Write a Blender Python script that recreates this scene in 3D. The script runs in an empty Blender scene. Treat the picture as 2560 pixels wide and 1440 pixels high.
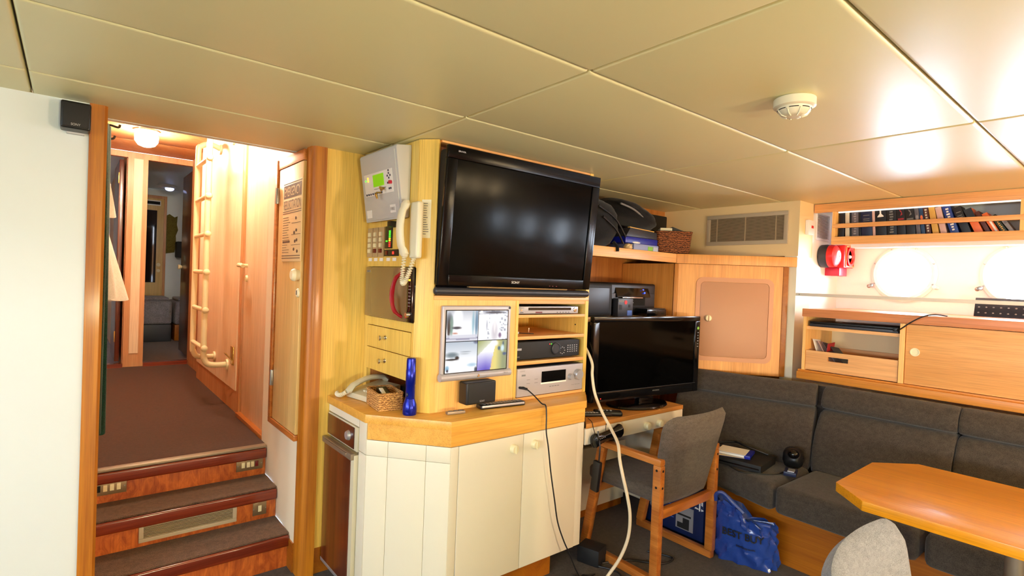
import bpy, bmesh, math, random
from mathutils import Vector, Matrix
random.seed(11)
SC = bpy.context.scene
COL = SC.collection
PI = math.pi

# ------------------------------------------------------------------ materials
def lin(c):
    r = []
    for v in c[:3]:
        v = v / 255.0
        r.append(v / 12.92 if v <= 0.04045 else ((v + 0.055) / 1.055) ** 2.4)
    return (r[0], r[1], r[2], 1.0)

MATS = {}
def _new(name):
    m = bpy.data.materials.new(name)
    m.use_nodes = True
    nt = m.node_tree
    b = nt.nodes.get('Principled BSDF')
    return m, nt, b

def plain(name, col, rough=0.5, metal=0.0, spec=0.5, em=None, es=0.0, coat=0.0, bump=0.0, bsc=80.0, var=0.0):
    m, nt, b = _new(name)
    b.inputs['Base Color'].default_value = lin(col)
    b.inputs['Roughness'].default_value = rough
    b.inputs['Metallic'].default_value = metal
    b.inputs['Specular IOR Level'].default_value = spec
    b.inputs['Coat Weight'].default_value = coat
    b.inputs['Coat Roughness'].default_value = 0.08
    if em:
        b.inputs['Emission Color'].default_value = lin(em)
        b.inputs['Emission Strength'].default_value = es
    tc = nt.nodes.new('ShaderNodeTexCoord')
    n = nt.nodes.new('ShaderNodeTexNoise')
    n.inputs['Scale'].default_value = bsc
    n.inputs['Detail'].default_value = 3.0
    nt.links.new(tc.outputs['Object'], n.inputs['Vector'])
    if bump:
        bp = nt.nodes.new('ShaderNodeBump')
        bp.inputs['Strength'].default_value = bump
        bp.inputs['Distance'].default_value = 0.004
        nt.links.new(n.outputs['Fac'], bp.inputs['Height'])
        nt.links.new(bp.outputs['Normal'], b.inputs['Normal'])
    # slight uneven gloss, as on any handled surface
    n2 = nt.nodes.new('ShaderNodeTexNoise')
    n2.inputs['Scale'].default_value = 6.0
    nt.links.new(tc.outputs['Object'], n2.inputs['Vector'])
    mr = nt.nodes.new('ShaderNodeMapRange')
    mr.inputs['To Min'].default_value = max(0.0, rough - 0.04)
    mr.inputs['To Max'].default_value = min(1.0, rough + 0.04)
    nt.links.new(n2.outputs['Fac'], mr.inputs['Value'])
    nt.links.new(mr.outputs['Result'], b.inputs['Roughness'])
    if var:
        mx = nt.nodes.new('ShaderNodeMix'); mx.data_type = 'RGBA'
        mx.inputs[6].default_value = lin([max(0, v * (1 - var)) for v in col])
        mx.inputs[7].default_value = lin([min(255, v * (1 + var)) for v in col])
        nt.links.new(n.outputs['Fac'], mx.inputs[0])
        nt.links.new(mx.outputs[2], b.inputs['Base Color'])
    MATS[name] = m
    return m

def wood(name, c1, c2, axis='Z', rough=0.35, across=16.0, along=0.9, coat=0.0, cont=0.5):
    m, nt, b = _new(name)
    tc = nt.nodes.new('ShaderNodeTexCoord')
    mp = nt.nodes.new('ShaderNodeMapping')
    s = [across, across, across]
    s['XYZ'.index(axis)] = along
    mp.inputs['Scale'].default_value = s
    nt.links.new(tc.outputs['Object'], mp.inputs['Vector'])
    n = nt.nodes.new('ShaderNodeTexNoise')
    n.inputs['Scale'].default_value = 1.0; n.inputs['Detail'].default_value = 5.0
    n.inputs['Roughness'].default_value = 0.62; n.inputs['Distortion'].default_value = 0.9
    nt.links.new(mp.outputs['Vector'], n.inputs['Vector'])
    mp2 = nt.nodes.new('ShaderNodeMapping')
    s2 = [240.0, 240.0, 240.0]; s2['XYZ'.index(axis)] = 5.0
    mp2.inputs['Scale'].default_value = s2
    nt.links.new(tc.outputs['Object'], mp2.inputs['Vector'])
    n2 = nt.nodes.new('ShaderNodeTexNoise'); n2.inputs['Scale'].default_value = 1.0; n2.inputs['Detail'].default_value = 2.0
    nt.links.new(mp2.outputs['Vector'], n2.inputs['Vector'])
    cr = nt.nodes.new('ShaderNodeValToRGB')
    cr.color_ramp.elements[0].position = 0.5 - cont / 2 * 0.55; cr.color_ramp.elements[0].color = lin(c2)
    cr.color_ramp.elements[1].position = 0.5 + cont / 2 * 0.55; cr.color_ramp.elements[1].color = lin(c1)
    nt.links.new(n.outputs['Fac'], cr.inputs['Fac'])
    mx = nt.nodes.new('ShaderNodeMix'); mx.data_type = 'RGBA'; mx.blend_type = 'MULTIPLY'
    mx.inputs[0].default_value = 0.35
    nt.links.new(cr.outputs['Color'], mx.inputs[6])
    cr2 = nt.nodes.new('ShaderNodeValToRGB')
    cr2.color_ramp.elements[0].position = 0.35; cr2.color_ramp.elements[0].color = (0.55, 0.5, 0.45, 1)
    cr2.color_ramp.elements[1].position = 0.55; cr2.color_ramp.elements[1].color = (1, 1, 1, 1)
    nt.links.new(n2.outputs['Fac'], cr2.inputs['Fac'])
    nt.links.new(cr2.outputs['Color'], mx.inputs[7])
    nt.links.new(mx.outputs[2], b.inputs['Base Color'])
    b.inputs['Roughness'].default_value = rough
    b.inputs['Coat Weight'].default_value = coat
    b.inputs['Coat Roughness'].default_value = 0.12
    bp = nt.nodes.new('ShaderNodeBump'); bp.inputs['Strength'].default_value = 0.06; bp.inputs['Distance'].default_value = 0.002
    nt.links.new(n2.outputs['Fac'], bp.inputs['Height']); nt.links.new(bp.outputs['Normal'], b.inputs['Normal'])
    MATS[name] = m
    return m

def fabric(name, c1, c2, sc=420.0, rough=0.95, bump=0.35, sheen=0.15, stretch=(1, 1, 1)):
    m, nt, b = _new(name)
    tc = nt.nodes.new('ShaderNodeTexCoord')
    mp = nt.nodes.new('ShaderNodeMapping'); mp.inputs['Scale'].default_value = stretch
    nt.links.new(tc.outputs['Object'], mp.inputs['Vector'])
    n = nt.nodes.new('ShaderNodeTexNoise'); n.inputs['Scale'].default_value = sc; n.inputs['Detail'].default_value = 2.0
    n3 = nt.nodes.new('ShaderNodeTexNoise'); n3.inputs['Scale'].default_value = sc * 0.12; n3.inputs['Detail'].default_value = 4.0
    nt.links.new(mp.outputs['Vector'], n.inputs['Vector']); nt.links.new(mp.outputs['Vector'], n3.inputs['Vector'])
    ad = nt.nodes.new('ShaderNodeMix'); ad.inputs[0].default_value = 0.3
    nt.links.new(n.outputs['Fac'], ad.inputs[2]); nt.links.new(n3.outputs['Fac'], ad.inputs[3])
    cr = nt.nodes.new('ShaderNodeValToRGB')
    cr.color_ramp.elements[0].position = 0.36; cr.color_ramp.elements[0].color = lin(c2)
    cr.color_ramp.elements[1].position = 0.64; cr.color_ramp.elements[1].color = lin(c1)
    nt.links.new(ad.outputs[0], cr.inputs['Fac'])
    nt.links.new(cr.outputs['Color'], b.inputs['Base Color'])
    b.inputs['Roughness'].default_value = rough
    b.inputs['Specular IOR Level'].default_value = 0.2
    b.inputs['Sheen Weight'].default_value = sheen
    bp = nt.nodes.new('ShaderNodeBump'); bp.inputs['Strength'].default_value = bump; bp.inputs['Distance'].default_value = 0.003
    nt.links.new(n.outputs['Fac'], bp.inputs['Height']); nt.links.new(bp.outputs['Normal'], b.inputs['Normal'])
    MATS[name] = m
    return m

def weave(name, c1, c2, sx=70.0):
    m, nt, b = _new(name)
    tc = nt.nodes.new('ShaderNodeTexCoord')
    br = nt.nodes.new('ShaderNodeTexNoise'); br.inputs['Scale'].default_value = 16.0
    w = nt.nodes.new('ShaderNodeTexWave'); w.wave_type = 'BANDS'; w.bands_direction = 'Z'
    w.inputs['Scale'].default_value = sx; w.inputs['Distortion'].default_value = 7.0; w.inputs['Detail'].default_value = 2.0
    w.inputs['Detail Scale'].default_value = 3.0
    nt.links.new(tc.outputs['Object'], w.inputs['Vector']); nt.links.new(tc.outputs['Object'], br.inputs['Vector'])
    cr = nt.nodes.new('ShaderNodeValToRGB')
    cr.color_ramp.elements[0].position = 0.2; cr.color_ramp.elements[0].color = lin(c2)
    cr.color_ramp.elements[1].position = 0.7; cr.color_ramp.elements[1].color = lin(c1)
    nt.links.new(w.outputs['Fac'], cr.inputs['Fac'])
    nt.links.new(cr.outputs['Color'], b.inputs['Base Color'])
    b.inputs['Roughness'].default_value = 0.8
    bp = nt.nodes.new('ShaderNodeBump'); bp.inputs['Strength'].default_value = 0.6; bp.inputs['Distance'].default_value = 0.004
    nt.links.new(w.outputs['Fac'], bp.inputs['Height']); nt.links.new(bp.outputs['Normal'], b.inputs['Normal'])
    MATS[name] = m
    return m

def glass(name, tint=(0.95, 0.98, 1.0)):
    m, nt, b = _new(name)
    nt.nodes.remove(b)
    out = nt.nodes['Material Output']
    t = nt.nodes.new('ShaderNodeBsdfTransparent'); t.inputs['Color'].default_value = (*tint, 1)
    g = nt.nodes.new('ShaderNodeBsdfGlossy'); g.inputs['Roughness'].default_value = 0.02
    f = nt.nodes.new('ShaderNodeFresnel'); f.inputs['IOR'].default_value = 1.45
    mx = nt.nodes.new('ShaderNodeMixShader')
    ge = nt.nodes.new('ShaderNodeNewGeometry'); iv = nt.nodes.new('ShaderNodeMath'); iv.operation = 'SUBTRACT'; iv.inputs[0].default_value = 1.0
    nt.links.new(ge.outputs['Backfacing'], iv.inputs[1])
    mu = nt.nodes.new('ShaderNodeMath'); mu.operation = 'MULTIPLY'
    nt.links.new(f.outputs['Fac'], mu.inputs[0]); nt.links.new(iv.outputs[0], mu.inputs[1])
    nt.links.new(mu.outputs[0], mx.inputs['Fac']); nt.links.new(t.outputs[0], mx.inputs[1]); nt.links.new(g.outputs[0], mx.inputs[2])
    nt.links.new(mx.outputs[0], out.inputs['Surface'])
    MATS[name] = m
    return m

def picture_mat(name, strength):
    m, nt, b = _new(name)
    a = nt.nodes.new('ShaderNodeVertexColor'); a.layer_name = 'Col'
    b.inputs['Base Color'].default_value = (0.01, 0.01, 0.01, 1); b.inputs['Roughness'].default_value = 0.3
    nt.links.new(a.outputs['Color'], b.inputs['Emission Color'])
    b.inputs['Emission Strength'].default_value = strength
    MATS[name] = m
    return m

# ------------------------------------------------------------------ objects
WM = {}
def thing(name, label, cat, loc=(0, 0, 0), rz=0.0, group=None):
    o = bpy.data.objects.new(name, None)
    COL.objects.link(o)
    o.empty_display_size = 0.05
    o.location = loc; o.rotation_euler = (0, 0, rz)
    WM[o.name] = Matrix.Translation(Vector(loc)) @ Matrix.Rotation(rz, 4, 'Z')
    tag(o, label, cat, group)
    return o
def tag(o, label=None, cat=None, group=None, kind=None):
    if label: o['label'] = label
    if cat: o['category'] = cat
    if group: o['group'] = group
    if kind: o['kind'] = kind
    return o
def frame(o):
    return WM[o.name]

class MB:
    """collects shapes, then links them as ONE mesh object"""
    def __init__(s, m=None):
        s.v = []; s.f = []; s.mi = []; s.k = 0; s.m = m
    def add(s, vs, fs):
        b = len(s.v)
        for p in vs:
            p = Vector(p)
            s.v.append(s.m @ p if s.m is not None else p)
        for f in fs:
            s.f.append([b + i for i in f]); s.mi.append(s.k)
        return s
    def _bm(s, bm, mtx=None):
        bm.verts.ensure_lookup_table(); bm.verts.index_update()
        s.add([(mtx @ v.co if mtx else v.co) for v in bm.verts], [[v.index for v in f.verts] for f in bm.faces])
        bm.free(); return s
    def box(s, x0, x1, y0, y1, z0, z1, b=0.0, seg=2, mtx=None):
        x0, x1 = min(x0, x1), max(x0, x1); y0, y1 = min(y0, y1), max(y0, y1); z0, z1 = min(z0, z1), max(z0, z1)
        bm = bmesh.new()
        vs = [bm.verts.new(p) for p in ((x0, y0, z0), (x1, y0, z0), (x1, y1, z0), (x0, y1, z0), (x0, y0, z1), (x1, y0, z1), (x1, y1, z1), (x0, y1, z1))]
        for f in ((3, 2, 1, 0), (4, 5, 6, 7), (0, 1, 5, 4), (1, 2, 6, 5), (2, 3, 7, 6), (3, 0, 4, 7)):
            bm.faces.new([vs[i] for i in f])
        if b:
            b = min(b, 0.49 * min(x1 - x0, y1 - y0, z1 - z0))
            bmesh.ops.bevel(bm, geom=list(bm.edges), offset=b, segments=seg, profile=0.6, affect='EDGES')
        return s._bm(bm, mtx)
    def cbox(s, c, size, b=0.0, seg=2, rot=None):
        h = [d / 2 for d in size]
        m = Matrix.Translation(Vector(c))
        if rot is not None: m = m @ rot.to_4x4()
        return s.box(-h[0], h[0], -h[1], h[1], -h[2], h[2], b, seg, m)
    def prism(s, poly, a0, a1, axis='z', b=0.0, seg=2):
        def P(p, a):
            return (p[0], p[1], a) if axis == 'z' else ((p[0], a, p[1]) if axis == 'y' else (a, p[0], p[1]))
        bm = bmesh.new()
        lo = [bm.verts.new(P(p, a0)) for p in poly]; hi = [bm.verts.new(P(p, a1)) for p in poly]
        n = len(poly)
        bm.faces.new(lo); bm.faces.new(list(reversed(hi)))
        for i in range(n):
            j = (i + 1) % n
            bm.faces.new([lo[j], lo[i], hi[i], hi[j]])
        bmesh.ops.recalc_face_normals(bm, faces=list(bm.faces))
        if b:
            bmesh.ops.bevel(bm, geom=list(bm.edges), offset=b, segments=seg, profile=0.6, affect='EDGES')
        return s._bm(bm)
    def tube(s, pts, r, n=8, closed=False, sm=0):
        pts = [Vector(p) for p in pts]
        if sm: pts = spline(pts, sm, closed)
        N = len(pts)
        rr = r if isinstance(r, (list, tuple)) else [r] * N
        if len(rr) != N: rr = [rr[min(len(rr) - 1, int(i * len(rr) / N))] for i in range(N)]
        vs = []; fs = []
        up = None
        for i in range(N):
            a = pts[(i - 1) % N] if (closed or i > 0) else pts[i]
            c = pts[(i + 1) % N] if (closed or i < N - 1) else pts[i]
            t = (c - a)
            t = t.normalized() if t.length > 1e-9 else Vector((0, 0, 1))
            if up is None:
                up = Vector((0, 0, 1)) if abs(t.z) < 0.9 else Vector((1, 0, 0))
            up = (up - t * up.dot(t))
            up = up.normalized() if up.length > 1e-6 else t.orthogonal().normalized()
            sd = t.cross(up)
            for k in range(n):
                an = 2 * PI * k / n
                vs.append(pts[i] + (up * math.cos(an) + sd * math.sin(an)) * rr[i])
        M = N if closed else N - 1
        for i in range(M):
            for k in range(n):
                k2 = (k + 1) % n; i2 = (i + 1) % N
                fs.append([i * n + k, i * n + k2, i2 * n + k2, i2 * n + k])
        if not closed:
            fs.append(list(range(n - 1, -1, -1))); fs.append([(N - 1) * n + k for k in range(n)])
        return s.add(vs, fs)
    def bar(s, p, q, w, h, b=0.0, up=(0, 0, 1)):
        """square-section bar from p to q (w sideways, h along up)"""
        p = Vector(p); q = Vector(q); d = q - p; L = d.length; d = d.normalized()
        u = Vector(up); u = (u - d * u.dot(d)).normalized(); sd = d.cross(u)
        R = Matrix((sd, d, u)).transposed()
        return s.cbox((p + q) / 2, (w, L, h), b, 2, R)
    def lathe(s, prof, origin, axis=(0, 0, 1), n=24, ang0=0.0, ring=False):
        if ring: prof = list(prof) + [prof[0]]
        ax = Vector(axis).normalized(); e = ax.orthogonal().normalized(); g = ax.cross(e); o = Vector(origin)
        vs = []; fs = []; rows = []
        for r, h in prof:
            if r < 1e-6:
                rows.append([len(vs)]); vs.append(o + ax * h)
            else:
                row = []
                for k in range(n):
                    a = ang0 + 2 * PI * k / n
                    row.append(len(vs)); vs.append(o + ax * h + (e * math.cos(a) + g * math.sin(a)) * r)
                rows.append(row)
        for A, B in zip(rows, rows[1:]):
            if len(A) == 1 and len(B) == 1: continue
            for k in range(n):
                k2 = (k + 1) % n
                if len(A) == 1: fs.append([A[0], B[k2], B[k]][::-1])
                elif len(B) == 1: fs.append([A[k], A[k2], B[0]])
                else: fs.append([A[k], A[k2], B[k2], B[k]])
        if len(rows[0]) > 1 and not ring: fs.append(rows[0][::-1])
        if len(rows[-1]) > 1 and not ring: fs.append(rows[-1])
        return s.add(vs, fs)
    def ell(s, c, r, n=16, m=10, rot=None):
        prof = [(math.sin(PI * i / m), -math.cos(PI * i / m)) for i in range(m + 1)]
        vs = []; fs = []; rows = []
        for rr, h in prof:
            row = []
            cnt = 1 if rr < 1e-6 else n
            for k in range(cnt):
                a = 2 * PI * k / n
                p = Vector((rr * math.cos(a) * r[0], rr * math.sin(a) * r[1], h * r[2]))
                if rot is not None: p = rot @ p
                row.append(len(vs)); vs.append(p + Vector(c))
            rows.append(row)
        for A, B in zip(rows, rows[1:]):
            for k in range(n):
                k2 = (k + 1) % n
                if len(A) == 1: fs.append([A[0], B[k2], B[k]][::-1])
                elif len(B) == 1: fs.append([A[k], A[k2], B[0]])
                else: fs.append([A[k], A[k2], B[k2], B[k]])
        return s.add(vs, fs)
    def sweep(s, rows):
        """rows: list of closed rings of equal length; capped"""
        n = len(rows[0]); vs = [p for r in rows for p in r]; fs = []
        for i in range(len(rows) - 1):
            for k in range(n):
                k2 = (k + 1) % n
                fs.append([i * n + k, i * n + k2, (i + 1) * n + k2, (i + 1) * n + k])
        fs.append(list(range(n))[::-1]); fs.append([(len(rows) - 1) * n + k for k in range(n)])
        return s.add(vs, fs)
    def grid(s, fn, nu, nv):
        vs = [fn(i / nu, j / nv) for j in range(nv + 1) for i in range(nu + 1)]
        fs = [[j * (nu + 1) + i, j * (nu + 1) + i + 1, (j + 1) * (nu + 1) + i + 1, (j + 1) * (nu + 1) + i] for j in range(nv) for i in range(nu)]
        return s.add(vs, fs)
    def build(s, name, mat, parent=None, label=None, angle=35, recalc=True, kind=None, subsurf=0):
        me = bpy.data.meshes.new(name)
        o = bpy.data.objects.new(name, me)
        COL.objects.link(o)
        if parent is not None:
            pm = WM[parent.name]
        else:
            # origin at the base centre
            xs = [p.x for p in s.v]; ys = [p.y for p in s.v]; zs = [p.z for p in s.v]
            loc = Vector(((min(xs) + max(xs)) / 2, (min(ys) + max(ys)) / 2, min(zs)))
            o.location = loc
            pm = Matrix.Translation(loc)
        inv = pm.inverted()
        me.from_pydata([inv @ p for p in s.v], [], s.f)
        mats = mat if isinstance(mat, (list, tuple)) else [mat]
        for mm in mats:
            me.materials.append(MATS[mm] if isinstance(mm, str) else mm)
        me.polygons.foreach_set('material_index', s.mi)
        if recalc:
            bm = bmesh.new(); bm.from_mesh(me)
            bmesh.ops.recalc_face_normals(bm, faces=list(bm.faces))
            bm.to_mesh(me); bm.free()
        me.shade_smooth()
        me.set_sharp_from_angle(angle=math.radians(angle))
        me.update()
        WM[o.name] = pm
        if parent is not None: o.parent = parent
        if subsurf:
            md = o.modifiers.new('Subdivision', 'SUBSURF'); md.levels = subsurf; md.render_levels = subsurf
        if label: o['label'] = label
        if kind: o['kind'] = kind
        return o

def spline(pts, k, closed=False):
    out = []; N = len(pts)
    M = N if closed else N - 1
    for i in range(M):
        p0 = pts[(i - 1) % N] if (closed or i > 0) else pts[i]
        p1 = pts[i]; p2 = pts[(i + 1) % N]
        p3 = pts[(i + 2) % N] if (closed or i + 2 < N) else p2
        for j in range(k):
            t = j / k
            out.append(0.5 * ((2 * p1) + (p2 - p0) * t + (2 * p0 - 5 * p1 + 4 * p2 - p3) * t * t + (3 * p1 - p0 - 3 * p2 + p3) * t ** 3))
    if not closed: out.append(pts[-1])
    return out

def text(name, body, pos, right, up, height, mat, parent, width=None, align='CENTER', depth=0.0006, bold=0.0):
    """lettering lying in the plane (right, up), centred on pos, cap height given"""
    cu = bpy.data.curves.new(name, 'FONT'); cu.body = body; cu.align_x = 'CENTER'; cu.align_y = 'CENTER'
    cu.size = 1.0; cu.extrude = 0.0; cu.offset = bold; cu.resolution_u = 3
    t = bpy.data.objects.new(name, cu); COL.objects.link(t)
    dg = bpy.context.evaluated_depsgraph_get()
    me0 = bpy.data.meshes.new_from_object(t.evaluated_get(dg))
    vs = [v.co.copy() for v in me0.vertices]; fs = [list(p.vertices) for p in me0.polygons]
    bpy.data.objects.remove(t); bpy.data.curves.remove(cu); bpy.data.meshes.remove(me0)
    xs = [v.x for v in vs]; ys = [v.y for v in vs]
    w0 = max(xs) - min(xs); h0 = max(ys) - min(ys); nl = body.count('\n')
    sy = height / (0.7 if nl == 0 else 0.7); sx = sy
    if width: sx = width / w0
    r = Vector(right).normalized(); u = Vector(up).normalized(); nn = r.cross(u)
    cx = (max(xs) + min(xs)) / 2; cy = (max(ys) + min(ys)) / 2
    b = MB()
    b.add([Vector(pos) + r * (v.x - cx) * sx + u * (v.y - cy) * sy + nn * depth for v in vs], fs)
    return b.build(name, mat, parent, recalc=False)

def struct(b, name, mat, parent=None, **k):
    o = b.build(name, mat, parent, **k)
    if parent is None: o['kind'] = 'structure'
    return o
def rounded(x0, x1, y0, y1, r, n=5):
    pts = []
    for cx, cy, a in ((x1 - r, y1 - r, 0), (x0 + r, y1 - r, 90), (x0 + r, y0 + r, 180), (x1 - r, y0 + r, 270)):
        for i in range(n + 1):
            t = math.radians(a + 90 * i / n); pts.append((cx + r * math.cos(t), cy + r * math.sin(t)))
    return pts
# ------------------------------------------------------------------ palette
plain('white_paint', (220, 230, 230), 0.45, bump=0.03, bsc=60)
plain('cream_paint', (236, 210, 158), 0.5)
plain('white_laminate', (232, 224, 200), 0.38)
plain('hull_white', (242, 238, 230), 0.55)
plain('vinyl', (226, 220, 170), 0.39, spec=0.55, bump=0.05, bsc=900)
plain('seam_dark', (120, 105, 80), 0.8)
wood('ash_pale', (242, 206, 106), (230, 188, 86), 'Z', 0.42, 14, 0.8)
wood('ash_face', (255, 204, 124), (250, 190, 106), 'Z', 0.42, 12, 0.6)
wood('ash_h', (240, 184, 112), (224, 162, 92), 'X', 0.4, 14, 0.8)
wood('ash_hy', (240, 184, 118), (224, 160, 96), 'Y', 0.4, 14, 0.8)
wood('worktop', (238, 182, 84), (222, 160, 64), 'X', 0.35, 14, 0.9)
wood('teak', (196, 124, 22), (158, 88, 10), 'Z', 0.45, 18, 0.7, coat=0.08)
wood('teak_x', (204, 128, 54), (168, 94, 32), 'X', 0.3, 18, 0.9, coat=0.3)
wood('teak_y', (204, 128, 54), (168, 94, 32), 'Y', 0.3, 18, 0.9, coat=0.3)
wood('mahogany', (134, 50, 22), (100, 32, 12), 'X', 0.25, 20, 0.7, coat=0.6)
wood('burl', (206, 110, 44), (156, 70, 24), 'Z', 0.35, 30, 12.0, coat=0.3)
wood('table_wood', (240, 166, 22), (228, 148, 16), 'Y', 0.32, 7, 0.5, coat=0.15)
wood('plinth_wood', (170, 100, 14), (148, 80, 8), 'Y', 0.4, 10, 0.8)
wood('corridor_wood', (214, 160, 108), (196, 134, 82), 'Z', 0.4, 12, 0.6)
wood('corridor_panel', (246, 220, 186), (238, 208, 170), 'Z', 0.45, 8, 0.6)
wood('door_wood', (228, 194, 126), (212, 176, 106), 'Z', 0.35, 10, 0.5)
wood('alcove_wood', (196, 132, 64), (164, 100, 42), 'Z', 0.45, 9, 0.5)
wood('cab_wood', (236, 168, 88), (216, 144, 66), 'Z', 0.4, 9, 0.6)
wood('console_wood', (238, 178, 108), (222, 156, 86), 'Y', 0.42, 10, 0.5)
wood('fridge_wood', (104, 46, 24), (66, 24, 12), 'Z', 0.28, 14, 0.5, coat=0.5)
wood('desk_wood', (222, 160, 84), (204, 138, 66), 'X', 0.35, 14, 0.9)
wood('console_top', (222, 150, 98), (204, 128, 80), 'Y', 0.35, 14, 0.9)
wood('ledge_wood', (222, 148, 60), (204, 126, 44), 'Y', 0.35, 14, 0.9)
plain('cab_door', (182, 130, 94), 0.45, bump=0.02, bsc=300)
plain('cab_frame', (200, 136, 92), 0.4)
fabric('sofa_grey', (80, 71, 64), (50, 44, 39), 330, stretch=(1, 1, 1.6))
fabric('chair_grey', (106, 96, 86), (68, 60, 53), 330, stretch=(1, 1, 2.2))
fabric('chair_pale', (146, 150, 160), (106, 109, 116), 330, stretch=(1, 1, 2.2))
fabric('carpet_brown', (84, 52, 40), (40, 24, 18), 520, bump=0.6)
fabric('carpet_floor', (88, 76, 66), (46, 40, 36), 420, bump=0.6)
fabric('carpet_stair', (116, 88, 70), (60, 46, 38), 420, bump=0.6)
fabric('black_cloth', (24, 23, 25), (8, 8, 9), 300)
fabric('green_cloth', (20, 62, 44), (8, 34, 24), 200)
fabric('white_cloth', (246, 240, 226), (236, 228, 212), 150, bump=0.15)
fabric('bed_cloth', (150, 146, 150), (110, 106, 112), 120, bump=0.2)
fabric('olive_cloth', (120, 108, 50), (90, 80, 32), 120)
plain('black_gloss', (8, 8, 10), 0.12, spec=0.5)
plain('black_plastic', (16, 16, 18), 0.38)
plain('black_matt', (12, 12, 13), 0.65)
plain('charcoal', (44, 45, 52), 0.4)
plain('screen_black', (4, 4, 4), 0.12, spec=0.05)
plain('screen_dark', (3, 3, 3), 0.10, spec=0.09)
plain('cream_white', (240, 230, 200), 0.45)
plain('strap_grey', (214, 212, 200), 0.4)
plain('silver', (186, 186, 190), 0.35, metal=0.6)
plain('silver_plastic', (178, 174, 178), 0.38, metal=0.2)
plain('steel', (170, 168, 164), 0.3, metal=0.9)
plain('chrome', (220, 218, 214), 0.12, metal=1.0)
plain('bronze_plate', (150, 128, 98), 0.35, metal=0.7)
plain('alu_dull', (148, 134, 116), 0.45, metal=0.6)
plain('grey_paint', (196, 197, 194), 0.45)
plain('ivory', (236, 226, 184), 0.35)
plain('ivory_switch', (226, 206, 160), 0.4)
plain('phone_cream', (232, 224, 196), 0.35)
plain('phone_grey', (206, 198, 170), 0.4)
plain('white_plastic', (238, 236, 230), 0.35)
plain('module_tan', (186, 158, 116), 0.45)
plain('dark_red', (104, 12, 18), 0.3)
plain('red_plastic', (206, 26, 24), 0.35)
plain('crimson', (190, 20, 52), 0.35)
plain('wine_gloss', (150, 16, 30), 0.2)
plain('blue_metal', (12, 30, 150), 0.22, metal=0.55)
plain('royal_blue', (14, 26, 150), 0.35)
plain('pale_blue', (140, 152, 196), 0.45)
plain('navy', (22, 30, 66), 0.4)
plain('box_blue', (18, 32, 74), 0.4)
plain('mid_blue', (70, 104, 190), 0.4)
plain('bag_blue', (34, 62, 138), 0.25, spec=0.6, coat=0.3, bump=0.8, bsc=28)
plain('lime', (130, 190, 60), 0.5)
plain('paper', (236, 230, 200), 0.7)
plain('paper_tan', (214, 186, 138), 0.75)
plain('sign_plate', (232, 208, 152), 0.4)
plain('ink_brown', (74, 48, 34), 0.6)
plain('ink', (18, 18, 20), 0.6)
plain('white_print', (244, 240, 232), 0.6)
plain('hole_dark', (10, 8, 7), 0.9)
plain('grey_print', (120, 118, 116), 0.6)
plain('brass', (190, 150, 80), 0.3, metal=0.8)
plain('dark_mirror', (30, 20, 16), 0.08)
plain('mw_door', (122, 98, 64), 0.1, spec=0.7, coat=0.5)
weave('wicker_tan', (222, 168, 96), (146, 96, 46), 34)
weave('wicker_dark', (150, 88, 44), (66, 32, 14), 24)
plain('cable_white', (226, 212, 180), 0.45)
plain('cable_black', (14, 13, 13), 0.5)
plain('leaf_black', (20, 22, 34), 0.35)
plain('trim_white', (238, 236, 232), 0.4)
plain('book_cream', (214, 206, 184), 0.6); plain('book_black', (20, 19, 24), 0.45); plain('book_grey', (96, 92, 100), 0.5)
plain('book_navy', (28, 32, 66), 0.4); plain('book_blue', (30, 60, 140), 0.4); plain('book_tan', (216, 168, 80), 0.5)
plain('book_pink', (216, 176, 166), 0.5); plain('book_orange', (232, 112, 50), 0.45); plain('book_red', (170, 36, 40), 0.45)
plain('book_brown', (84, 40, 34), 0.5); plain('book_green', (34, 46, 30), 0.5); plain('book_teal', (36, 66, 104), 0.45); plain('book_silver', (150, 144, 148), 0.45)
glass('pane')
picture_mat('screen_picture', 0.85)
plain('tv_bezel', (5, 5, 6), 0.16, spec=0.18)
plain('vent_tan', (172, 152, 122), 0.45)
plain('vent_frame', (182, 168, 144), 0.4)
def glow(name, col, s, base=(20, 20, 20)): return plain(name, base, 0.4, em=col, es=s)
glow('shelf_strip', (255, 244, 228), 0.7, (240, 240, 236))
glow('lamp_warm', (255, 236, 206), 210, (255, 240, 220))
glow('fill_ceiling', (255, 226, 178), 26, (255, 240, 220))  # for the two unseen ceiling lamps added for brightness
glow('fill_globe_warm', (255, 222, 186), 285, (255, 240, 220)); glow('fill_globe_yellow', (250, 246, 200), 260, (255, 240, 220)); glow('lamp_row', (255, 222, 170), 65, (255, 240, 220)); glow('fill_strip', (255, 248, 240), 9, (255, 250, 240))  # first two light the added globe lamps, the last an added shelf strip
glow('led_green', (60, 255, 40), 2.5); glow('led_yellow', (255, 220, 40), 2.5); glow('led_red', (255, 40, 30), 2.5)
glow('led_amber', (255, 160, 40), 2.5); glow('lcd_green', (120, 190, 10), 0.55, (90, 140, 10)); glow('led_blue', (60, 90, 255), 2.0)
glow('lamp_dim_blue', (190, 200, 255), 3.0, (240, 240, 250))

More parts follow.
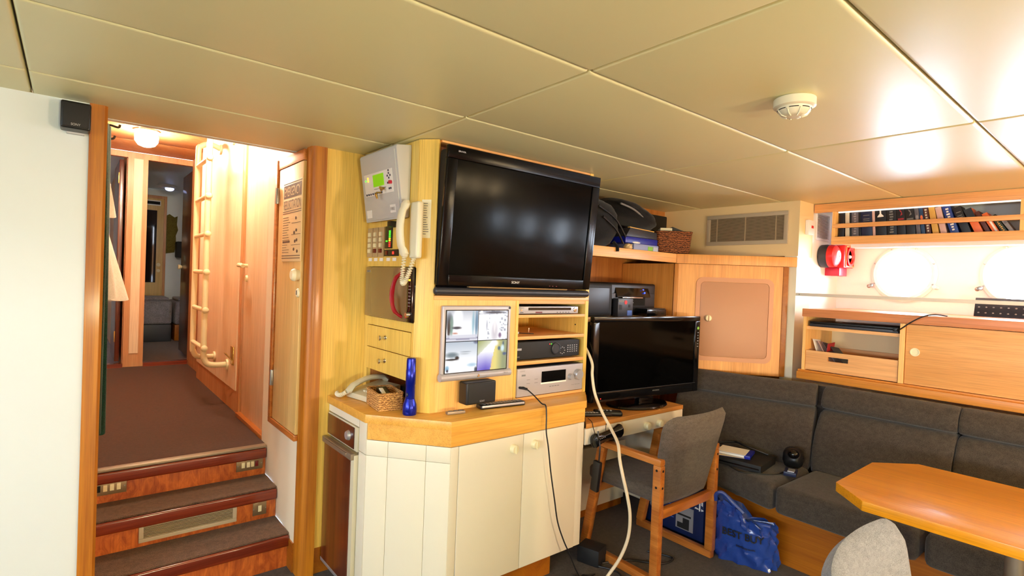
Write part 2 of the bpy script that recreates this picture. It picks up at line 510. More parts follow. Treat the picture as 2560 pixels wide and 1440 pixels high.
# ------------------------------------------------------------------ camera
F = 1352.4
yaw, pit, rol = 0.68454, -0.013269, 0.039068
fw = Vector((math.sin(yaw) * math.cos(pit), math.cos(yaw) * math.cos(pit), math.sin(pit)))
rt0 = Vector((math.cos(yaw), -math.sin(yaw), 0)); up0 = rt0.cross(fw)
rt = rt0 * math.cos(rol) + up0 * math.sin(rol); up = -rt0 * math.sin(rol) + up0 * math.cos(rol)
cam = bpy.data.cameras.new('camera'); co = bpy.data.objects.new('camera', cam); COL.objects.link(co)
R = Matrix((rt, up, -fw)).transposed().to_4x4()
co.matrix_world = Matrix.Translation((0, 0, 1.41)) @ R
cam.sensor_width = 36.0; cam.lens = F / 2560 * 36.0; cam.clip_start = 0.05
SC.camera = co

# ------------------------------------------------------------------ room shell
H = 1.99
def hull(b, X0, X1, holes, y0, y1, z0, z1, r, zc, N=40, a=0.26):
    """a wall across X with round openings"""
    edges = [y0]
    cells = []
    ys = y0
    for h in sorted(holes):
        cells.append((ys, h - a, None)); cells.append((h - a, h + a, h)); ys = h + a
    cells.append((ys, y1, None))
    for c0, c1, h in cells:
        if h is None:
            b.box(X0, X1, c0, c1, z0, z1); continue
        b.box(X0, X1, c0, c1, z0, zc - a); b.box(X0, X1, c0, c1, zc + a, z1)
        ring = []; sq = []
        for i in range(N):
            t = 2 * PI * i / N; cy, sz = math.cos(t), math.sin(t)
            k = a / max(abs(cy), abs(sz))
            ring.append((h + r * cy, zc + r * sz)); sq.append((h + k * cy, zc + k * sz))
        vs = [(X0, *p) for p in ring] + [(X0, *p) for p in sq] + [(X1, *p) for p in ring] + [(X1, *p) for p in sq]
        fs = []
        for i in range(N):
            j = (i + 1) % N
            fs += [[i, j, N + j, N + i], [2 * N + j, 2 * N + i, 3 * N + i, 3 * N + j], [j, i, 2 * N + i, 2 * N + j]]
        b.add(vs, fs)

PORT_Z, PORT_R = 1.555, 0.155
PORTS = [1.125, 0.56, -0.01, -0.58, -1.15, -1.72]
b = MB(); hull(b, 4.22, 4.32, PORTS, -3.5, 1.58, 0, H, PORT_R, PORT_Z)
struct(b, 'wall_right', 'hull_white')
PORTS_L = [1.7, 1.0, 0.3, -0.4, -1.1, -1.8]  # unseen portholes added on this side for cool daylight
b = MB(); hull(b, -3.1, -3.0, PORTS_L, -3.5, 2.5, 0, H, 0.23, 1.4, 40, 0.345)
struct(b, 'wall_port_side', 'hull_white')
struct(MB().box(-3.0, 4.22, -3.58, -3.5, 0, H), 'wall_aft', 'mahogany')
struct(MB().box(-3.0, 4.22, -3.5, 2.70, -0.06, 0), 'floor', 'carpet_floor')
struct(MB().box(-3.0, 0.04, 2.5, 2.56, 0, H), 'wall_left', 'white_paint')
b = MB().prism([(0.04, 2.488), (0.084, 2.488), (0.093, 2.497), (0.093, 2.575), (0.04, 2.575)], 0, H)
struct(b, 'trim_1', 'teak')
# right-hand door post with a rounded front corner
pr = [(0.838, 2.575), (0.838, 2.52)] + [(0.868 - 0.03 * math.cos(t), 2.52 - 0.03 * math.sin(t)) for t in (0.4, 0.8, 1.2, 1.57)] + [(0.905, 2.49), (0.905, 2.575)]
struct(MB().prism(pr, 0, H), 'trim_2', 'teak')
b = MB().box(0.905, 1.135, 2.50, 2.56, 0.125, H)
struct(b, 'wall_back', 'ash_pale')
struct(MB().box(0.905, 1.135, 2.507, 2.56, 0, 0.122), 'baseboard_back', 'plinth_wood')
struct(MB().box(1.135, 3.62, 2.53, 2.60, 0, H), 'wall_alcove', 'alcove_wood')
# ceiling of padded vinyl panels in a grid
b = MB()
XL = [-2.531, -1.324, -0.117, 1.09, 2.297, 3.775]
YL = [-3.165, -2.565, -1.965, -1.365, -0.765, -0.165, 0.435, 1.035, 1.635, 2.225]
xs = [-3.0] + XL + [4.22]; ys = [-3.5] + YL + [2.70]
g = 0.0022
b.k = 1; b.box(-3.0, 4.22, -3.5, 2.70, H + 0.022, H + 0.05); b.k = 0
for i in range(len(xs) - 1):
    for j in range(len(ys) - 1):
        b.box(xs[i] + g, xs[i + 1] - g, ys[j] + g, ys[j + 1] - g, H, H + 0.024, 0.014, 4)
struct(b, 'ceiling', ['vinyl', 'seam_dark'])
# boxed bulkhead with air grille, pillar below it, side of the porthole recess
b = MB().box(3.57, 3.775, 1.52, 2.53, 1.638, H)
struct(b, 'wall_bulkhead', 'cream_paint')
struct(MB().box(3.566, 3.775, 1.522, 1.60, 0, 1.638), 'wall_pillar', 'cream_white')
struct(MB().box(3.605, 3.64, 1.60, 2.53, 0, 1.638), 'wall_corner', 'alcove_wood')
struct(MB().box(3.775, 4.22, 1.522, 1.58, 0, H), 'wall_recess', 'hull_white')
# side wall of the stairwell with a cupboard door
b = MB(); b.box(0.838, 0.90, 2.575, 3.165, 0, H)
struct(b, 'wall_stairwell', 'cream_white')
struct(MB().box(0.832, 0.90, 2.575, 2.70, 0, 0.138), 'baseboard_stairwell', 'plinth_wood')
# corridor
struct(MB().box(-0.9, 2.3, 2.702, 2.74, H, 2.52), 'wall_over_stairs', 'white_paint')
b = MB().box(0.03, 0.085, 2.575, 6.1, 0, H - 0.005).box(0.03, 0.085, 2.745, 6.1, H, 2.46)
struct(b, 'wall_corridor_left', 'corridor_wood')
b = MB().box(0.855, 0.90, 3.80, 5.3, 0.475, 2.46).box(0.855, 0.90, 3.165, 3.80, 2.36, 2.46).box(0.90, 0.955, 5.25, 6.1, 0.475, 2.46).box(0.838, 0.90, 2.745, 3.165, H, 2.46)
struct(b, 'wall_corridor_right', 'corridor_wood')
b = MB().box(0.848, 0.856, 3.86, 5.26, 0.62, 2.44)
struct(b, 'trim_3', 'corridor_panel')
struct(MB().box(0.085, 0.955, 3.10, 6.1, 0.43, 0.475), 'floor_corridor', 'carpet_brown')
b = MB()
for i in range(6): b.box(-0.6, 1.5, 2.745 + i * 0.56, 2.745 + (i + 1) * 0.56 - 0.004, 2.46, 2.49, 0.004)
struct(b, 'ceiling_corridor', 'corridor_wood')
# far bulkhead with two open doorways
b = MB()
b.box(-0.6, 0.20, 6.1, 6.16, 0.43, 2.46).box(0.385, 0.54, 6.1, 6.16, 0.43, 2.46).box(0.925, 1.6, 6.1, 6.16, 0.43, 2.46)
b.box(0.20, 0.385, 6.1, 6.16, 2.405, 2.46).box(0.54, 0.925, 6.1, 6.16, 2.405, 2.46)
struct(b, 'wall_far', 'corridor_wood')
struct(MB().box(0.43, 0.50, 6.092, 6.1, 0.60, 2.40), 'trim_4', 'corridor_panel')
b = MB().box(0.20, 0.385, 6.07, 6.16, 0.475, 0.51).box(0.54, 0.925, 6.07, 6.16, 0.475, 0.51)
struct(b, 'trim_5', 'mahogany')
# cabin beyond
struct(MB().box(-0.7, 2.2, 6.16, 8.8, 0.42, 0.475), 'floor_cabin', 'carpet_stair')
struct(MB().box(-0.7, 2.2, 8.75, 8.82, 0.475, 2.46), 'wall_cabin', 'white_paint')
struct(MB().box(-0.7, 2.2, 6.16, 8.8, 2.462, 2.50), 'ceiling_cabin', 'white_paint')
b = MB().box(0.38, 0.46, 6.16, 8.75, 0.475, 2.46)
struct(b, 'wall_cabin_divide', 'corridor_wood')
struct(MB().box(-0.76, -0.7, 6.16, 8.8, 0.43, 2.50), 'wall_cabin_left', 'corridor_wood')
struct(MB().box(1.62, 1.7, 6.16, 8.75, 0.475, 2.46), 'wall_cabin_right', 'white_paint')

# doors
d = thing('door_1', 'pale cupboard door beside the stairs, carrying the resuscitation notice', 'door', (0.838, 2.76, 0.62)); d['kind'] = 'structure'
b = MB().box(0.824, 0.838, 2.566, 2.935, 0.652, 1.93, 0.003)
b.build('panel', 'door_wood', d)
b = MB().box(0.818, 0.838, 2.566, 2.995, 0.622, 0.650, 0.004).box(0.818, 0.838, 2.958, 2.995, 0.65, 1.985, 0.004).box(0.822, 0.838, 2.566, 2.958, 1.933, 1.985, 0.003)
b.build('frame', 'teak_y', d)
MB().lathe([(0.0, 0.036), (0.02, 0.036), (0.027, 0.03), (0.03, 0.02), (0.024, 0.006), (0.024, 0.0)], (0.824, 2.585, 1.398), (-1, 0, 0), 24).build('knob', 'ivory', d)
k = MB().lathe([(0.0, 0.008), (0.017, 0.008), (0.021, 0.003), (0.021, 0.0)], (0.824, 2.585, 1.315), (-1, 0, 0), 20).build('keyhole_cover', 'ivory', d)
MB().box(0.8145, 0.8165, 2.582, 2.588, 1.305, 1.326).build('keyhole', 'hole_dark', k)
for z in (0.86, 1.80):
    MB().box(0.816, 0.826, 2.937, 2.957, z - 0.04, z + 0.04, 0.002).tube([(0.814, 2.947, z - 0.04), (0.814, 2.947, z + 0.04)], 0.005).build('hinge', 'steel', d)

d = thing('door_2', 'orange-lit corridor door with a white lever handle', 'door', (0.855, 3.48, 0.475)); d['kind'] = 'structure'
MB().box(0.862, 0.895, 3.20, 3.77, 0.50, 2.36, 0.003).build('panel', 'corridor_panel', d)
b = MB().box(0.85, 0.90, 3.167, 3.197, 0.475, 2.36, 0.003).box(0.85, 0.90, 3.773, 3.80, 0.475, 2.36, 0.003)
b.build('frame', 'corridor_wood', d)
MB().box(0.835, 0.90, 3.167, 3.78, 0.475, 0.50, 0.004).build('sill', 'teak_y', d)
h = MB().tube([(0.862, 3.70, 1.44), (0.81, 3.70, 1.44)], 0.011, 10).tube([(0.812, 3.71, 1.44), (0.806, 3.65, 1.442), (0.808, 3.58, 1.436)], [0.012, 0.015, 0.011], 10, sm=4).build('lever_handle', 'ivory', d)
MB().lathe([(0.0, 0.012), (0.018, 0.012), (0.022, 0.0)], (0.862, 3.70, 1.36), (-1, 0, 0), 18).build('keyhole_cover', 'ivory', d)

# staircase
t = thing('staircase', 'three carpeted steps with mahogany nosings rising to the corridor', 'stairs', (0.465, 2.85, 0))
x0, x1 = 0.094, 0.836
for y, zt in ((2.65, 0.157), (2.865, 0.311)):
    MB().box(x0, x1, y - 0.012, y + 0.23, zt - 0.001, zt + 0.008, 0.004).build('tread_carpet', 'carpet_stair', t)
for y, zt, zb in ((2.65, 0.157, 0.0), (2.865, 0.311, 0.158), (3.07, 0.463, 0.312)):
    MB().box(x0, x1, y, y + 0.21, zb, zt - 0.05).build('riser', 'burl', t)
    MB().box(x0, x1, y - 0.022, y + 0.03, zt - 0.054, zt - 0.0015, 0.008, 3).build('nosing', 'mahogany', t)
MB().box(x0, 0.836, 3.055, 3.098, 0.4632, 0.477, 0.003).build('edge_strip', 'alu_dull', t)

def plate(label, x0, x1, y, z0, z1, rockers, mat='bronze_plate'):
    t = thing('switch_plate', label, 'switch', ((x0 + x1) / 2, y, (z0 + z1) / 2), 0, 'switch plates on the stair risers')
    MB().box(x0, x1, y - 0.005, y, z0, z1, 0.0015).build('plate', mat, t)
    h = z1 - z0; w = x1 - x0
    for p, m in rockers:
        cx = x0 + w * p
        MB().box(cx - 0.008, cx + 0.008, y - 0.009, y - 0.0045, z0 + h * 0.28, z0 + h * 0.76, 0.0015).build('rocker', m, t)
    for p in (0.06, 0.94):
        MB().lathe([(0, 0.001), (0.003, 0.001), (0.003, 0)], (x0 + w * p, y - 0.005, (z0 + z1) / 2), (0, -1, 0), 8).build('screw', 'steel', t)
plate('switch plate at the left end of the top riser', 0.098, 0.224, 3.07, 0.355, 0.417, ((0.16, 'hole_dark'), (0.36, 'ivory_switch'), (0.56, 'ivory'), (0.76, 'ivory')))
plate('switch plate at the right end of the top riser', 0.692, 0.822, 3.07, 0.353, 0.413, ((0.25, 'ivory'), (0.44, 'ivory'), (0.60, 'ivory_switch'), (0.76, 'dark_red')))
plate('small square single-switch plate beside the stair grille', 0.727, 0.791, 2.865, 0.188, 0.252, ((0.5, 'ivory'),))

def grille(name, label, axis, pos, a0, a1, z0, z1, fr, n, matf, mats, vertical=0, fw_=0.018, lbl='grille'):
    """louvred air grille; axis 'y' lies in a wall facing -Y at y=pos, 'x' in a wall facing -X"""
    def B(b, p0, p1, q0, q1, r0, r1, bev=0.0):
        return b.box(q0, q1, p0, p1, r0, r1, bev) if axis == 'y' else b.box(p0, p1, q0, q1, r0, r1, bev)
    c = ((a0 + a1) / 2, pos, z0) if axis == 'y' else (pos, (a0 + a1) / 2, z0)
    t = thing(name, label, 'air vent', c)
    b = MB()
    B(b, pos - fr, pos, a0, a1, z1 - fw_, z1, 0.002); B(b, pos - fr, pos, a0, a1, z0, z0 + fw_, 0.002)
    B(b, pos - fr, pos, a0, a0 + fw_, z0 + fw_, z1 - fw_, 0.002); B(b, pos - fr, pos, a1 - fw_, a1, z0 + fw_, z1 - fw_, 0.002)
    b.build('frame', matf, t)
    b = MB(); B(b, pos - 0.0015, pos - 0.0002, a0 + fw_, a1 - fw_, z0 + fw_, z1 - fw_); b.build('backing', 'hole_dark', t)
    b = MB()
    for i in range(n):
        z = z0 + fw_ + (z1 - z0 - 2 * fw_) * (i + 0.5) / n
        h = (z1 - z0 - 2 * fw_) / n * 0.46
        B(b, pos - fr * 0.8, pos - 0.002, a0 + fw_, a1 - fw_, z - h / 2, z + h / 2)
    b.build('slats', mats, t)
    for i in range(vertical):
        a = a0 + fw_ + (a1 - a0 - 2 * fw_) * (i + 0.5) / vertical if vertical != 3 else a0 + fw_ + (a1 - a0 - 2 * fw_) * (0.1, 0.5, 0.9)[i]
        b = MB(); B(b, pos - fr * 0.9, pos - 0.002, a - 0.0025, a + 0.0025, z0 + fw_, z1 - fw_); b.build('mullion', mats, t)
    return t
grille('vent_grille', 'long low louvred grille in the middle stair riser', 'y', 2.865, 0.258, 0.654, 0.183, 0.270, 0.008, 8, 'vent_frame', 'vent_tan')
grille('vent_grille', 'wide dark louvred grille high on the cream bulkhead', 'x', 3.57, 1.585, 2.157, 1.718, 1.931, 0.014, 30, 'vent_frame', 'vent_tan', 3, 0.026)
grille('vent_grille', 'small white slatted grille at the left end of the bookshelf', 'y', 1.522, 3.815, 4.03, 1.762, 1.945, 0.010, 20, 'trim_white', 'trim_white', 0, 0.012)

# portholes
def porthole(n, X, y, zc, r, sgn):
    t = thing('window_%d' % n, 'round white porthole', 'window', (X, y, zc)); t['kind'] = 'structure'
    N = 40
    MB().lathe([(r, 0.0), (r + 0.028, 0.0), (r + 0.028, 0.014), (r + 0.012, 0.022), (r - 0.006, 0.016), (r - 0.006, -0.09), (r, -0.09)], (X, y, zc), (sgn, 0, 0), N, ring=True).build('window_frame', 'trim_white', t)
    MB().lathe([(0, -0.05), (r - 0.004, -0.05), (r - 0.004, -0.056), (0, -0.056)], (X, y, zc), (sgn, 0, 0), N).build('pane', 'pane', t)
    if n > 2: return t
    for k in range(8):
        a = PI / 8 + k * PI / 4
        c = (X + sgn * 0.016, y + (r + 0.018) * math.cos(a), zc + (r + 0.018) * math.sin(a))
        MB().lathe([(0, 0.010), (0.005, 0.009), (0.006, 0.0)], c, (sgn, 0, 0), 8).build('bolt', 'steel', t)
    for a in (math.radians(205), math.radians(-25), math.radians(90)):
        c = Vector((X + sgn * 0.02, y + (r + 0.036) * math.cos(a), zc + (r + 0.036) * math.sin(a)))
        MB().lathe([(0, 0.03), (0.012, 0.028), (0.014, 0.01), (0.010, 0.0)], c, (sgn, 0, 0), 12).ell(c + Vector((sgn * 0.016, 0.014 * math.cos(a), 0.014 * math.sin(a))), (0.010, 0.013, 0.013), 10, 6).build('clamp_screw', 'steel' if a < 1 else 'trim_white', t)
    return t
for i, y in enumerate(PORTS): porthole(i + 1, 4.22, y, PORT_Z, PORT_R, -1)
for i, y in enumerate(PORTS_L): porthole(len(PORTS) + i + 1, -3.0, y, 1.4, 0.23, 1)
# ------------------------------------------------------------------ corridor things
t = thing('ladder', 'cream-painted tubular ladder standing off the corridor wall', 'ladder', (0.70, 4.31, 0.70))
for y in (4.10, 4.52):
    MB().tube([(0.852, y, 2.30), (0.78, y, 2.325), (0.715, y, 2.30), (0.70, y, 2.22), (0.70, y, 1.6), (0.70, y, 0.90), (0.705, y, 0.81), (0.74, y, 0.765), (0.852, y, 0.76)], 0.019, 12, sm=5).build('rail', 'ivory', t)
    for z in (2.30, 0.76):
        MB().lathe([(0.0, 0.012), (0.036, 0.012), (0.038, 0.0)], (0.8475, y, z), (-1, 0, 0), 16).build('wall_flange', 'ivory', t)
for z in (0.878, 1.133, 1.388, 1.643, 1.898, 2.153):
    MB().tube([(0.70, 4.085, z), (0.70, 4.535, z)], 0.015, 10).ell((0.70, 4.075, z), (0.022, 0.014, 0.022), 12, 6).build('rung', 'ivory', t)
t = thing('door_hook', 'small folding brass stay beside the ladder foot', 'door hook', (0.848, 3.95, 0.84))
MB().bar((0.847, 3.95, 0.80), (0.80, 3.95, 0.86), 0.05, 0.006).build('stay_arm', 'brass', t)
MB().box(0.840, 0.8475, 3.91, 3.99, 0.78, 0.90, 0.002).build('plate', 'brass', t)

def ceil_lamp(label, x, y, z, m, r=0.075, nm='ceiling_lamp', grp=None):
    t = thing(nm, label, 'lamp', (x, y, z), 0, grp)
    MB().lathe([(0, 0), (r * 1.05, 0), (r * 1.1, -0.012), (r * 0.9, -0.022), (0, -0.022)], (x, y, z), (0, 0, 1), 28).build('lamp_base', 'white_plastic', t)
    MB().lathe([(r * 0.8, -0.021), (r * 0.98, -0.045), (r * 0.95, -0.085), (r * 0.7, -0.115), (r * 0.3, -0.128), (0, -0.13)], (x, y, z), (0, 0, 1), 28).build('lamp_globe', m, t)
    return t
ceil_lamp('glowing ceiling lamp at the far end of the corridor', 0.43, 5.05, 2.46, 'lamp_warm', 0.08)
ceil_lamp('ceiling lamp over the stair landing hidden by the ceiling edge', 0.60, 3.62, 2.46, 'lamp_warm', 0.08)
t = thing('cabin_light', 'small blue-lit ceiling light in the dark cabin', 'lamp', (0.93, 8.2, 2.462))
MB().lathe([(0, 0), (0.10, 0), (0.11, -0.02), (0.09, -0.04), (0, -0.04)], (0.93, 8.2, 2.462), (0, 0, 1), 20).build('lamp_base', 'grey_paint', t)
MB().ell((0.955, 8.17, 2.415), (0.05, 0.05, 0.03), 12, 8).build('lamp_globe', 'lamp_dim_blue', t)

# garments on the left corridor wall
t = thing('coat_hook', 'dark curved double coat hook behind the left post', 'coat hook', (0.085, 3.42, 2.08))
MB().box(0.0855, 0.09, 3.39, 3.45, 2.02, 2.12, 0.002).build('hook_plate', 'steel', t)
MB().tube([(0.09, 3.42, 2.09), (0.13, 3.42, 2.115), (0.17, 3.42, 2.11), (0.178, 3.42, 2.125)], 0.006, 8, sm=4).build('hook', 'black_plastic', t)
MB().tube([(0.09, 3.42, 2.05), (0.12, 3.42, 2.045), (0.15, 3.42, 2.05), (0.158, 3.42, 2.065)], 0.006, 8, sm=4).build('hook', 'black_plastic', t)
def drape(name, label, cat, mat, x0, y0, y1, z0, z1, out0, out1, folds, amp):
    """cloth hanging beside the wall plane x0; out = stand-off at top and bottom"""
    N, Mv = 40, 16
    def fn(u, v, th):
        y = y0 + (y1 - y0) * u
        w = out1 * v + out0 * (1 - v)
        x = x0 + 0.004 + th * (w * (0.75 + 0.25 * math.sin(u * folds * 2 * PI + v)) * math.sin(PI * (0.06 + 0.88 * u)) ** 0.5) + amp * (1 - th) * 0
        return Vector((x, y + 0.01 * math.sin(v * 7 + u * 9), z1 + (z0 - z1) * v + 0.01 * math.sin(u * 11) * v))
    b = MB()
    vs = []; fs = []
    for th in (0, 1):
        for j in range(Mv + 1):
            for i in range(N + 1): vs.append(fn(i / N, j / Mv, th))
    W = N + 1; off = W * (Mv + 1)
    for j in range(Mv):
        for i in range(N):
            a = j * W + i
            fs += [[a, a + 1, a + W + 1, a + W], [off + a + W, off + a + W + 1, off + a + 1, off + a]]
    for i in range(N): fs += [[i + 1, i, off + i, off + i + 1], [Mv * W + i, Mv * W + i + 1, off + Mv * W + i + 1, off + Mv * W + i]]
    for j in range(Mv): fs += [[j * W, (j + 1) * W, off + (j + 1) * W, off + j * W], [(j + 1) * W + N, j * W + N, off + j * W + N, off + (j + 1) * W + N]]
    b.add(vs, fs)
    return tag(b.build(name, mat), label, cat)
drape('hanging_coat', 'dark green garment hanging down behind the left post', 'coat', 'green_cloth', 0.0855, 3.10, 3.27, 0.62, 2.06, 0.045, 0.055, 2, 0.01)
drape('hanging_towel', 'short cream towel hanging from the corridor hook', 'towel', 'white_cloth', 0.0855, 3.39, 3.49, 1.66, 2.0, 0.03, 0.085, 2, 0.01)
drape('hanging_robe', 'long white robe flaring out below the short towel', 'robe', 'white_cloth', 0.0855, 3.30, 3.50, 1.24, 1.63, 0.04, 0.145, 2, 0.01)

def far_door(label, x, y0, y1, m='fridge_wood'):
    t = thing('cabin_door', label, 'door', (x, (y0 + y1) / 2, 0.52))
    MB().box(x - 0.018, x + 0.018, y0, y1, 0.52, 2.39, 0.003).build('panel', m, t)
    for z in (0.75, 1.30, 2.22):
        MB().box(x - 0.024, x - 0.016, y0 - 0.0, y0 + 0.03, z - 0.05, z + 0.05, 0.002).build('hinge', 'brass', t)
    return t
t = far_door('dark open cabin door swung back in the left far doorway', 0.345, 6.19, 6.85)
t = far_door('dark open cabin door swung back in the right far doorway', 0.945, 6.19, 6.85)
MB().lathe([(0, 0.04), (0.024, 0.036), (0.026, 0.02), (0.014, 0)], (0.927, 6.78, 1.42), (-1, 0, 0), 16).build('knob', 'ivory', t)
# strip hinges on the two door jambs, seen lit
for x, z in ((0.3835, 2.15), (0.5415, 2.18), (0.3835, 1.05), (0.5415, 1.05)):
    pass
t = thing('inner_door', 'pale wooden inner door with a small vent at the back of the dark cabin', 'door', (0.66, 8.7, 0.475))
MB().box(0.52, 0.965, 8.71, 8.749, 0.476, 2.33, 0.003).build('panel', 'door_wood', t)
MB().box(0.965, 0.995, 8.70, 8.7495, 0.476, 2.37, 0.003).box(0.5, 0.965, 8.70, 8.7495, 2.33, 2.37, 0.003).build('frame', 'corridor_wood', t)
v = MB().box(0.74, 0.925, 8.702, 8.711, 2.235, 2.305, 0.002).build('vent_frame', 'white_plastic', t)
MB().box(0.75, 0.915, 8.6995, 8.703, 2.25, 2.29).build('vent_slot', 'hole_dark', v)
MB().box(0.60, 0.885, 8.704, 8.711, 1.2, 2.17, 0.002).build('mirror', 'dark_mirror', t)
MB().lathe([(0, 0.03), (0.022, 0.026), (0.024, 0.01), (0.014, 0)], (0.915, 8.71, 1.44), (0, -1, 0), 16).build('knob', 'ivory', t)
MB().lathe([(0, 0.008), (0.02, 0.006), (0.022, 0)], (0.917, 8.71, 1.36), (0, -1, 0), 16).build('keyhole_cover', 'ivory', t)
# bed furniture
def bed(label, x0, x1, y0, y1, zt, drawer):
    t = thing('bunk', label, 'bed', ((x0 + x1) / 2, (y0 + y1) / 2, 0.475))
    MB().box(x0, x1, y0, y1, 0.476, zt - 0.30, 0.01).build('bunk_base', 'charcoal' if drawer else 'plinth_wood', t)
    MB().box(x0 - 0.005, x1 + 0.005, y0 - 0.01, y1, zt - 0.299, zt, 0.045, 4).build('mattress', 'bed_cloth', t)
    MB().box(x0 + 0.03, x1 - 0.03, y0 + 0.02, y1 - 0.1, zt + 0.001, zt + 0.04, 0.018, 3).build('blanket', 'bed_cloth', t)
bed('grey mattress on a low dark base seen through the right far doorway', 0.53, 1.00, 8.0, 8.66, 0.99, True)
bed('grey bunk behind the dark-based mattress near the white cabin wall', 1.04, 1.60, 8.05, 8.70, 0.98, False)
b = MB()
pts = [(1.0, 2.12), (1.03, 2.14), (1.09, 2.10), (1.125, 2.12), (1.12, 2.0), (1.135, 1.93), (1.11, 1.85), (1.115, 1.75), (1.10, 1.62), (1.0, 1.6)]
b.prism(pts, 8.725, 8.748, 'y', 0.004)
tag(b.build('wall_hanging', 'olive_cloth'), 'ragged olive cloth pinned to the cabin wall', 'wall hanging')
tag(MB().box(1.105, 1.50, 8.60, 8.745, 1.55, 1.77, 0.02).build('wall_shelf', 'black_matt'), 'dark shelf box below the olive cloth in the cabin', 'shelf')
t = thing('wall_telephone', 'round brown object with a coiled lead on the cabin wall', 'wall phone', (1.27, 8.735, 1.9))
MB().ell((1.28, 8.71, 2.09), (0.06, 0.035, 0.12), 16, 10).build('body', 'book_brown', t)
c = [(1.27 + 0.012 * math.cos(i * 0.9), 8.72 + 0.012 * math.sin(i * 0.9), 1.97 - i * 0.003) for i in range(80)]
MB().tube(c, 0.004, 6).build('lead', 'cable_black', t)

# notice on the cupboard door
X = 0.8238
t = thing('notice', 'EMERGENCY RESUSCITATION notice on the pale cupboard door', 'notice', (X, 2.705, 1.462))
MB().box(X - 0.004, X - 0.0002, 2.560, 2.85, 1.462, 1.852, 0.001).build('board', 'sign_plate', t)
xf = X - 0.0045
def nrect(b, y0, y1, z0, z1): return b.box(xf - 0.0006, xf, y0, y1, z0, z1)
b = MB(); nrect(b, 2.572, 2.838, 1.772, 1.836); b.build('heading_block', 'ink_brown', t)
b = MB()
for z in (1.842, 1.696, 1.706, 1.488, 1.476): nrect(b, 2.566, 2.844, z, z + 0.0035)
for i in range(15):
    w = random.uniform(0.06, 0.118)
    if i in (10,): continue
    nrect(b, 2.84 - w, 2.84, 1.676 - i * 0.0122, 1.678 - i * 0.0122)
for z in (1.645, 1.59, 1.54): nrect(b, 2.57, 2.70, z, z + 0.002)
nrect(b, 2.725, 2.835, 1.553, 1.562)
for (y, z) in ((2.64, 1.668), (2.63, 1.61), (2.66, 1.60), (2.62, 1.563), (2.645, 1.558), (2.66, 1.52), (2.61, 1.51)):
    b.ell((xf - 0.0003, y, z), (0.0008, 0.012, 0.008), 10, 6)
b.build('print', 'ink_brown', t)
text('heading_lettering', 'EMERGENCY', (xf - 0.0008, 2.705, 1.803), (0, -1, 0), (0, 0, 1), 0.045, 'sign_plate', t, width=0.235)
text('heading_lettering', 'RESUSCITATION', (xf, 2.705, 1.738), (0, -1, 0), (0, 0, 1), 0.045, 'ink_brown', t, width=0.258)

# small speakers
def cube_speaker(label, x, y, z0, w, h, dp, txt):
    t = thing('speaker', label, 'speaker', (x, y, z0))
    MB().box(x - w / 2, x + w / 2, y - dp, y - 0.012, z0, z0 + h, 0.008, 3).build('cabinet', 'black_plastic', t)
    MB().box(x - w / 2 + 0.006, x + w / 2 - 0.006, y - dp - 0.004, y - dp + 0.004, z0 + 0.006, z0 + h - 0.006, 0.004, 2).build('grille', 'black_matt', t)
    MB().box(x - w * 0.3, x + w * 0.3, y - 0.02, y, z0 - 0.006, z0 + h * 0.5, 0.002).build('bracket', 'grey_paint', t)
    text('logo_lettering', txt, (x, y - dp - 0.0045, z0 + 0.014), (1, 0, 0), (0, 0, 1), 0.008, 'silver', t, width=0.026)
cube_speaker('small black satellite speaker high on the white left wall', 0.002, 2.4995, 1.875, 0.083, 0.094, 0.085, 'SONY')
cube_speaker('square black centre speaker under the camera monitor', 1.388, 1.954, 0.873, 0.157, 0.096, 0.075, 'SONY')

# ------------------------------------------------------------------ nook: alarm panel, modules, handset
NX = 1.12
t = thing('alarm_panel', 'grey fire alarm panel box with a green display, tilted above the switch modules', 'alarm panel', (NX, 2.27, 1.66))
A0 = Vector((1.09, 0, 1.658)); A1 = Vector((1.045, 0, 1.957))  # front line
pr = [(NX - 0.001, 1.665), (1.09, 1.658), (1.045, 1.957), (1.05, 1.966), (NX - 0.001, 1.975)]
MB().prism([(p[0], p[1]) for p in pr], 2.085, 2.455, 'y', 0.005).build('housing', 'grey_paint', t)
upv = (A1 - A0).normalized(); nv = Vector((0, -1, 0)).cross(upv)
nv = nv if nv.x < 0 else -nv
L = (A1 - A0).length
def AP(y, h, o=0.0): return A0 + Vector((0, y, 0)) + upv * h + nv * o
Ra = Matrix((Vector((0, -1, 0)), upv, Vector((0, -1, 0)).cross(upv))).transposed()
def apbox(b, y0, y1, h0, h1, o, th, bev=0.0):
    return b.cbox(AP((y0 + y1) / 2, (h0 + h1) / 2, o), (abs(y1 - y0), h1 - h0, th), bev, 2, Ra)
b = MB(); apbox(b, 2.10, 2.44, 0.008, L - 0.008, 0.001, 0.006, 0.002); b.build('lid', 'grey_paint', t)
b = MB(); apbox(b, 2.135, 2.415, 0.118, 0.218, 0.005, 0.003, 0.001); kp = b.build('keypad_panel', 'white_plastic', t)
b = MB(); apbox(b, 2.215, 2.32, 0.155, 0.208, 0.007, 0.003); b.build('display', 'lcd_green', kp)
b = MB()
for i in range(8): apbox(b, 2.395 - i * 0.022, 2.405 - i * 0.022, 0.122, 0.130, 0.007, 0.003)
for (y, h) in ((2.165, 0.2), (2.165, 0.18), (2.178, 0.19), (2.152, 0.19), (2.165, 0.212), (2.18, 0.16), (2.165, 0.16), (2.17, 0.135), (2.155, 0.135)): apbox(b, y - 0.004, y + 0.004, h - 0.004, h + 0.004, 0.007, 0.003)
apbox(b, 2.20, 2.32, 0.144, 0.1455, 0.007, 0.001)
b.build('button', 'navy', kp)
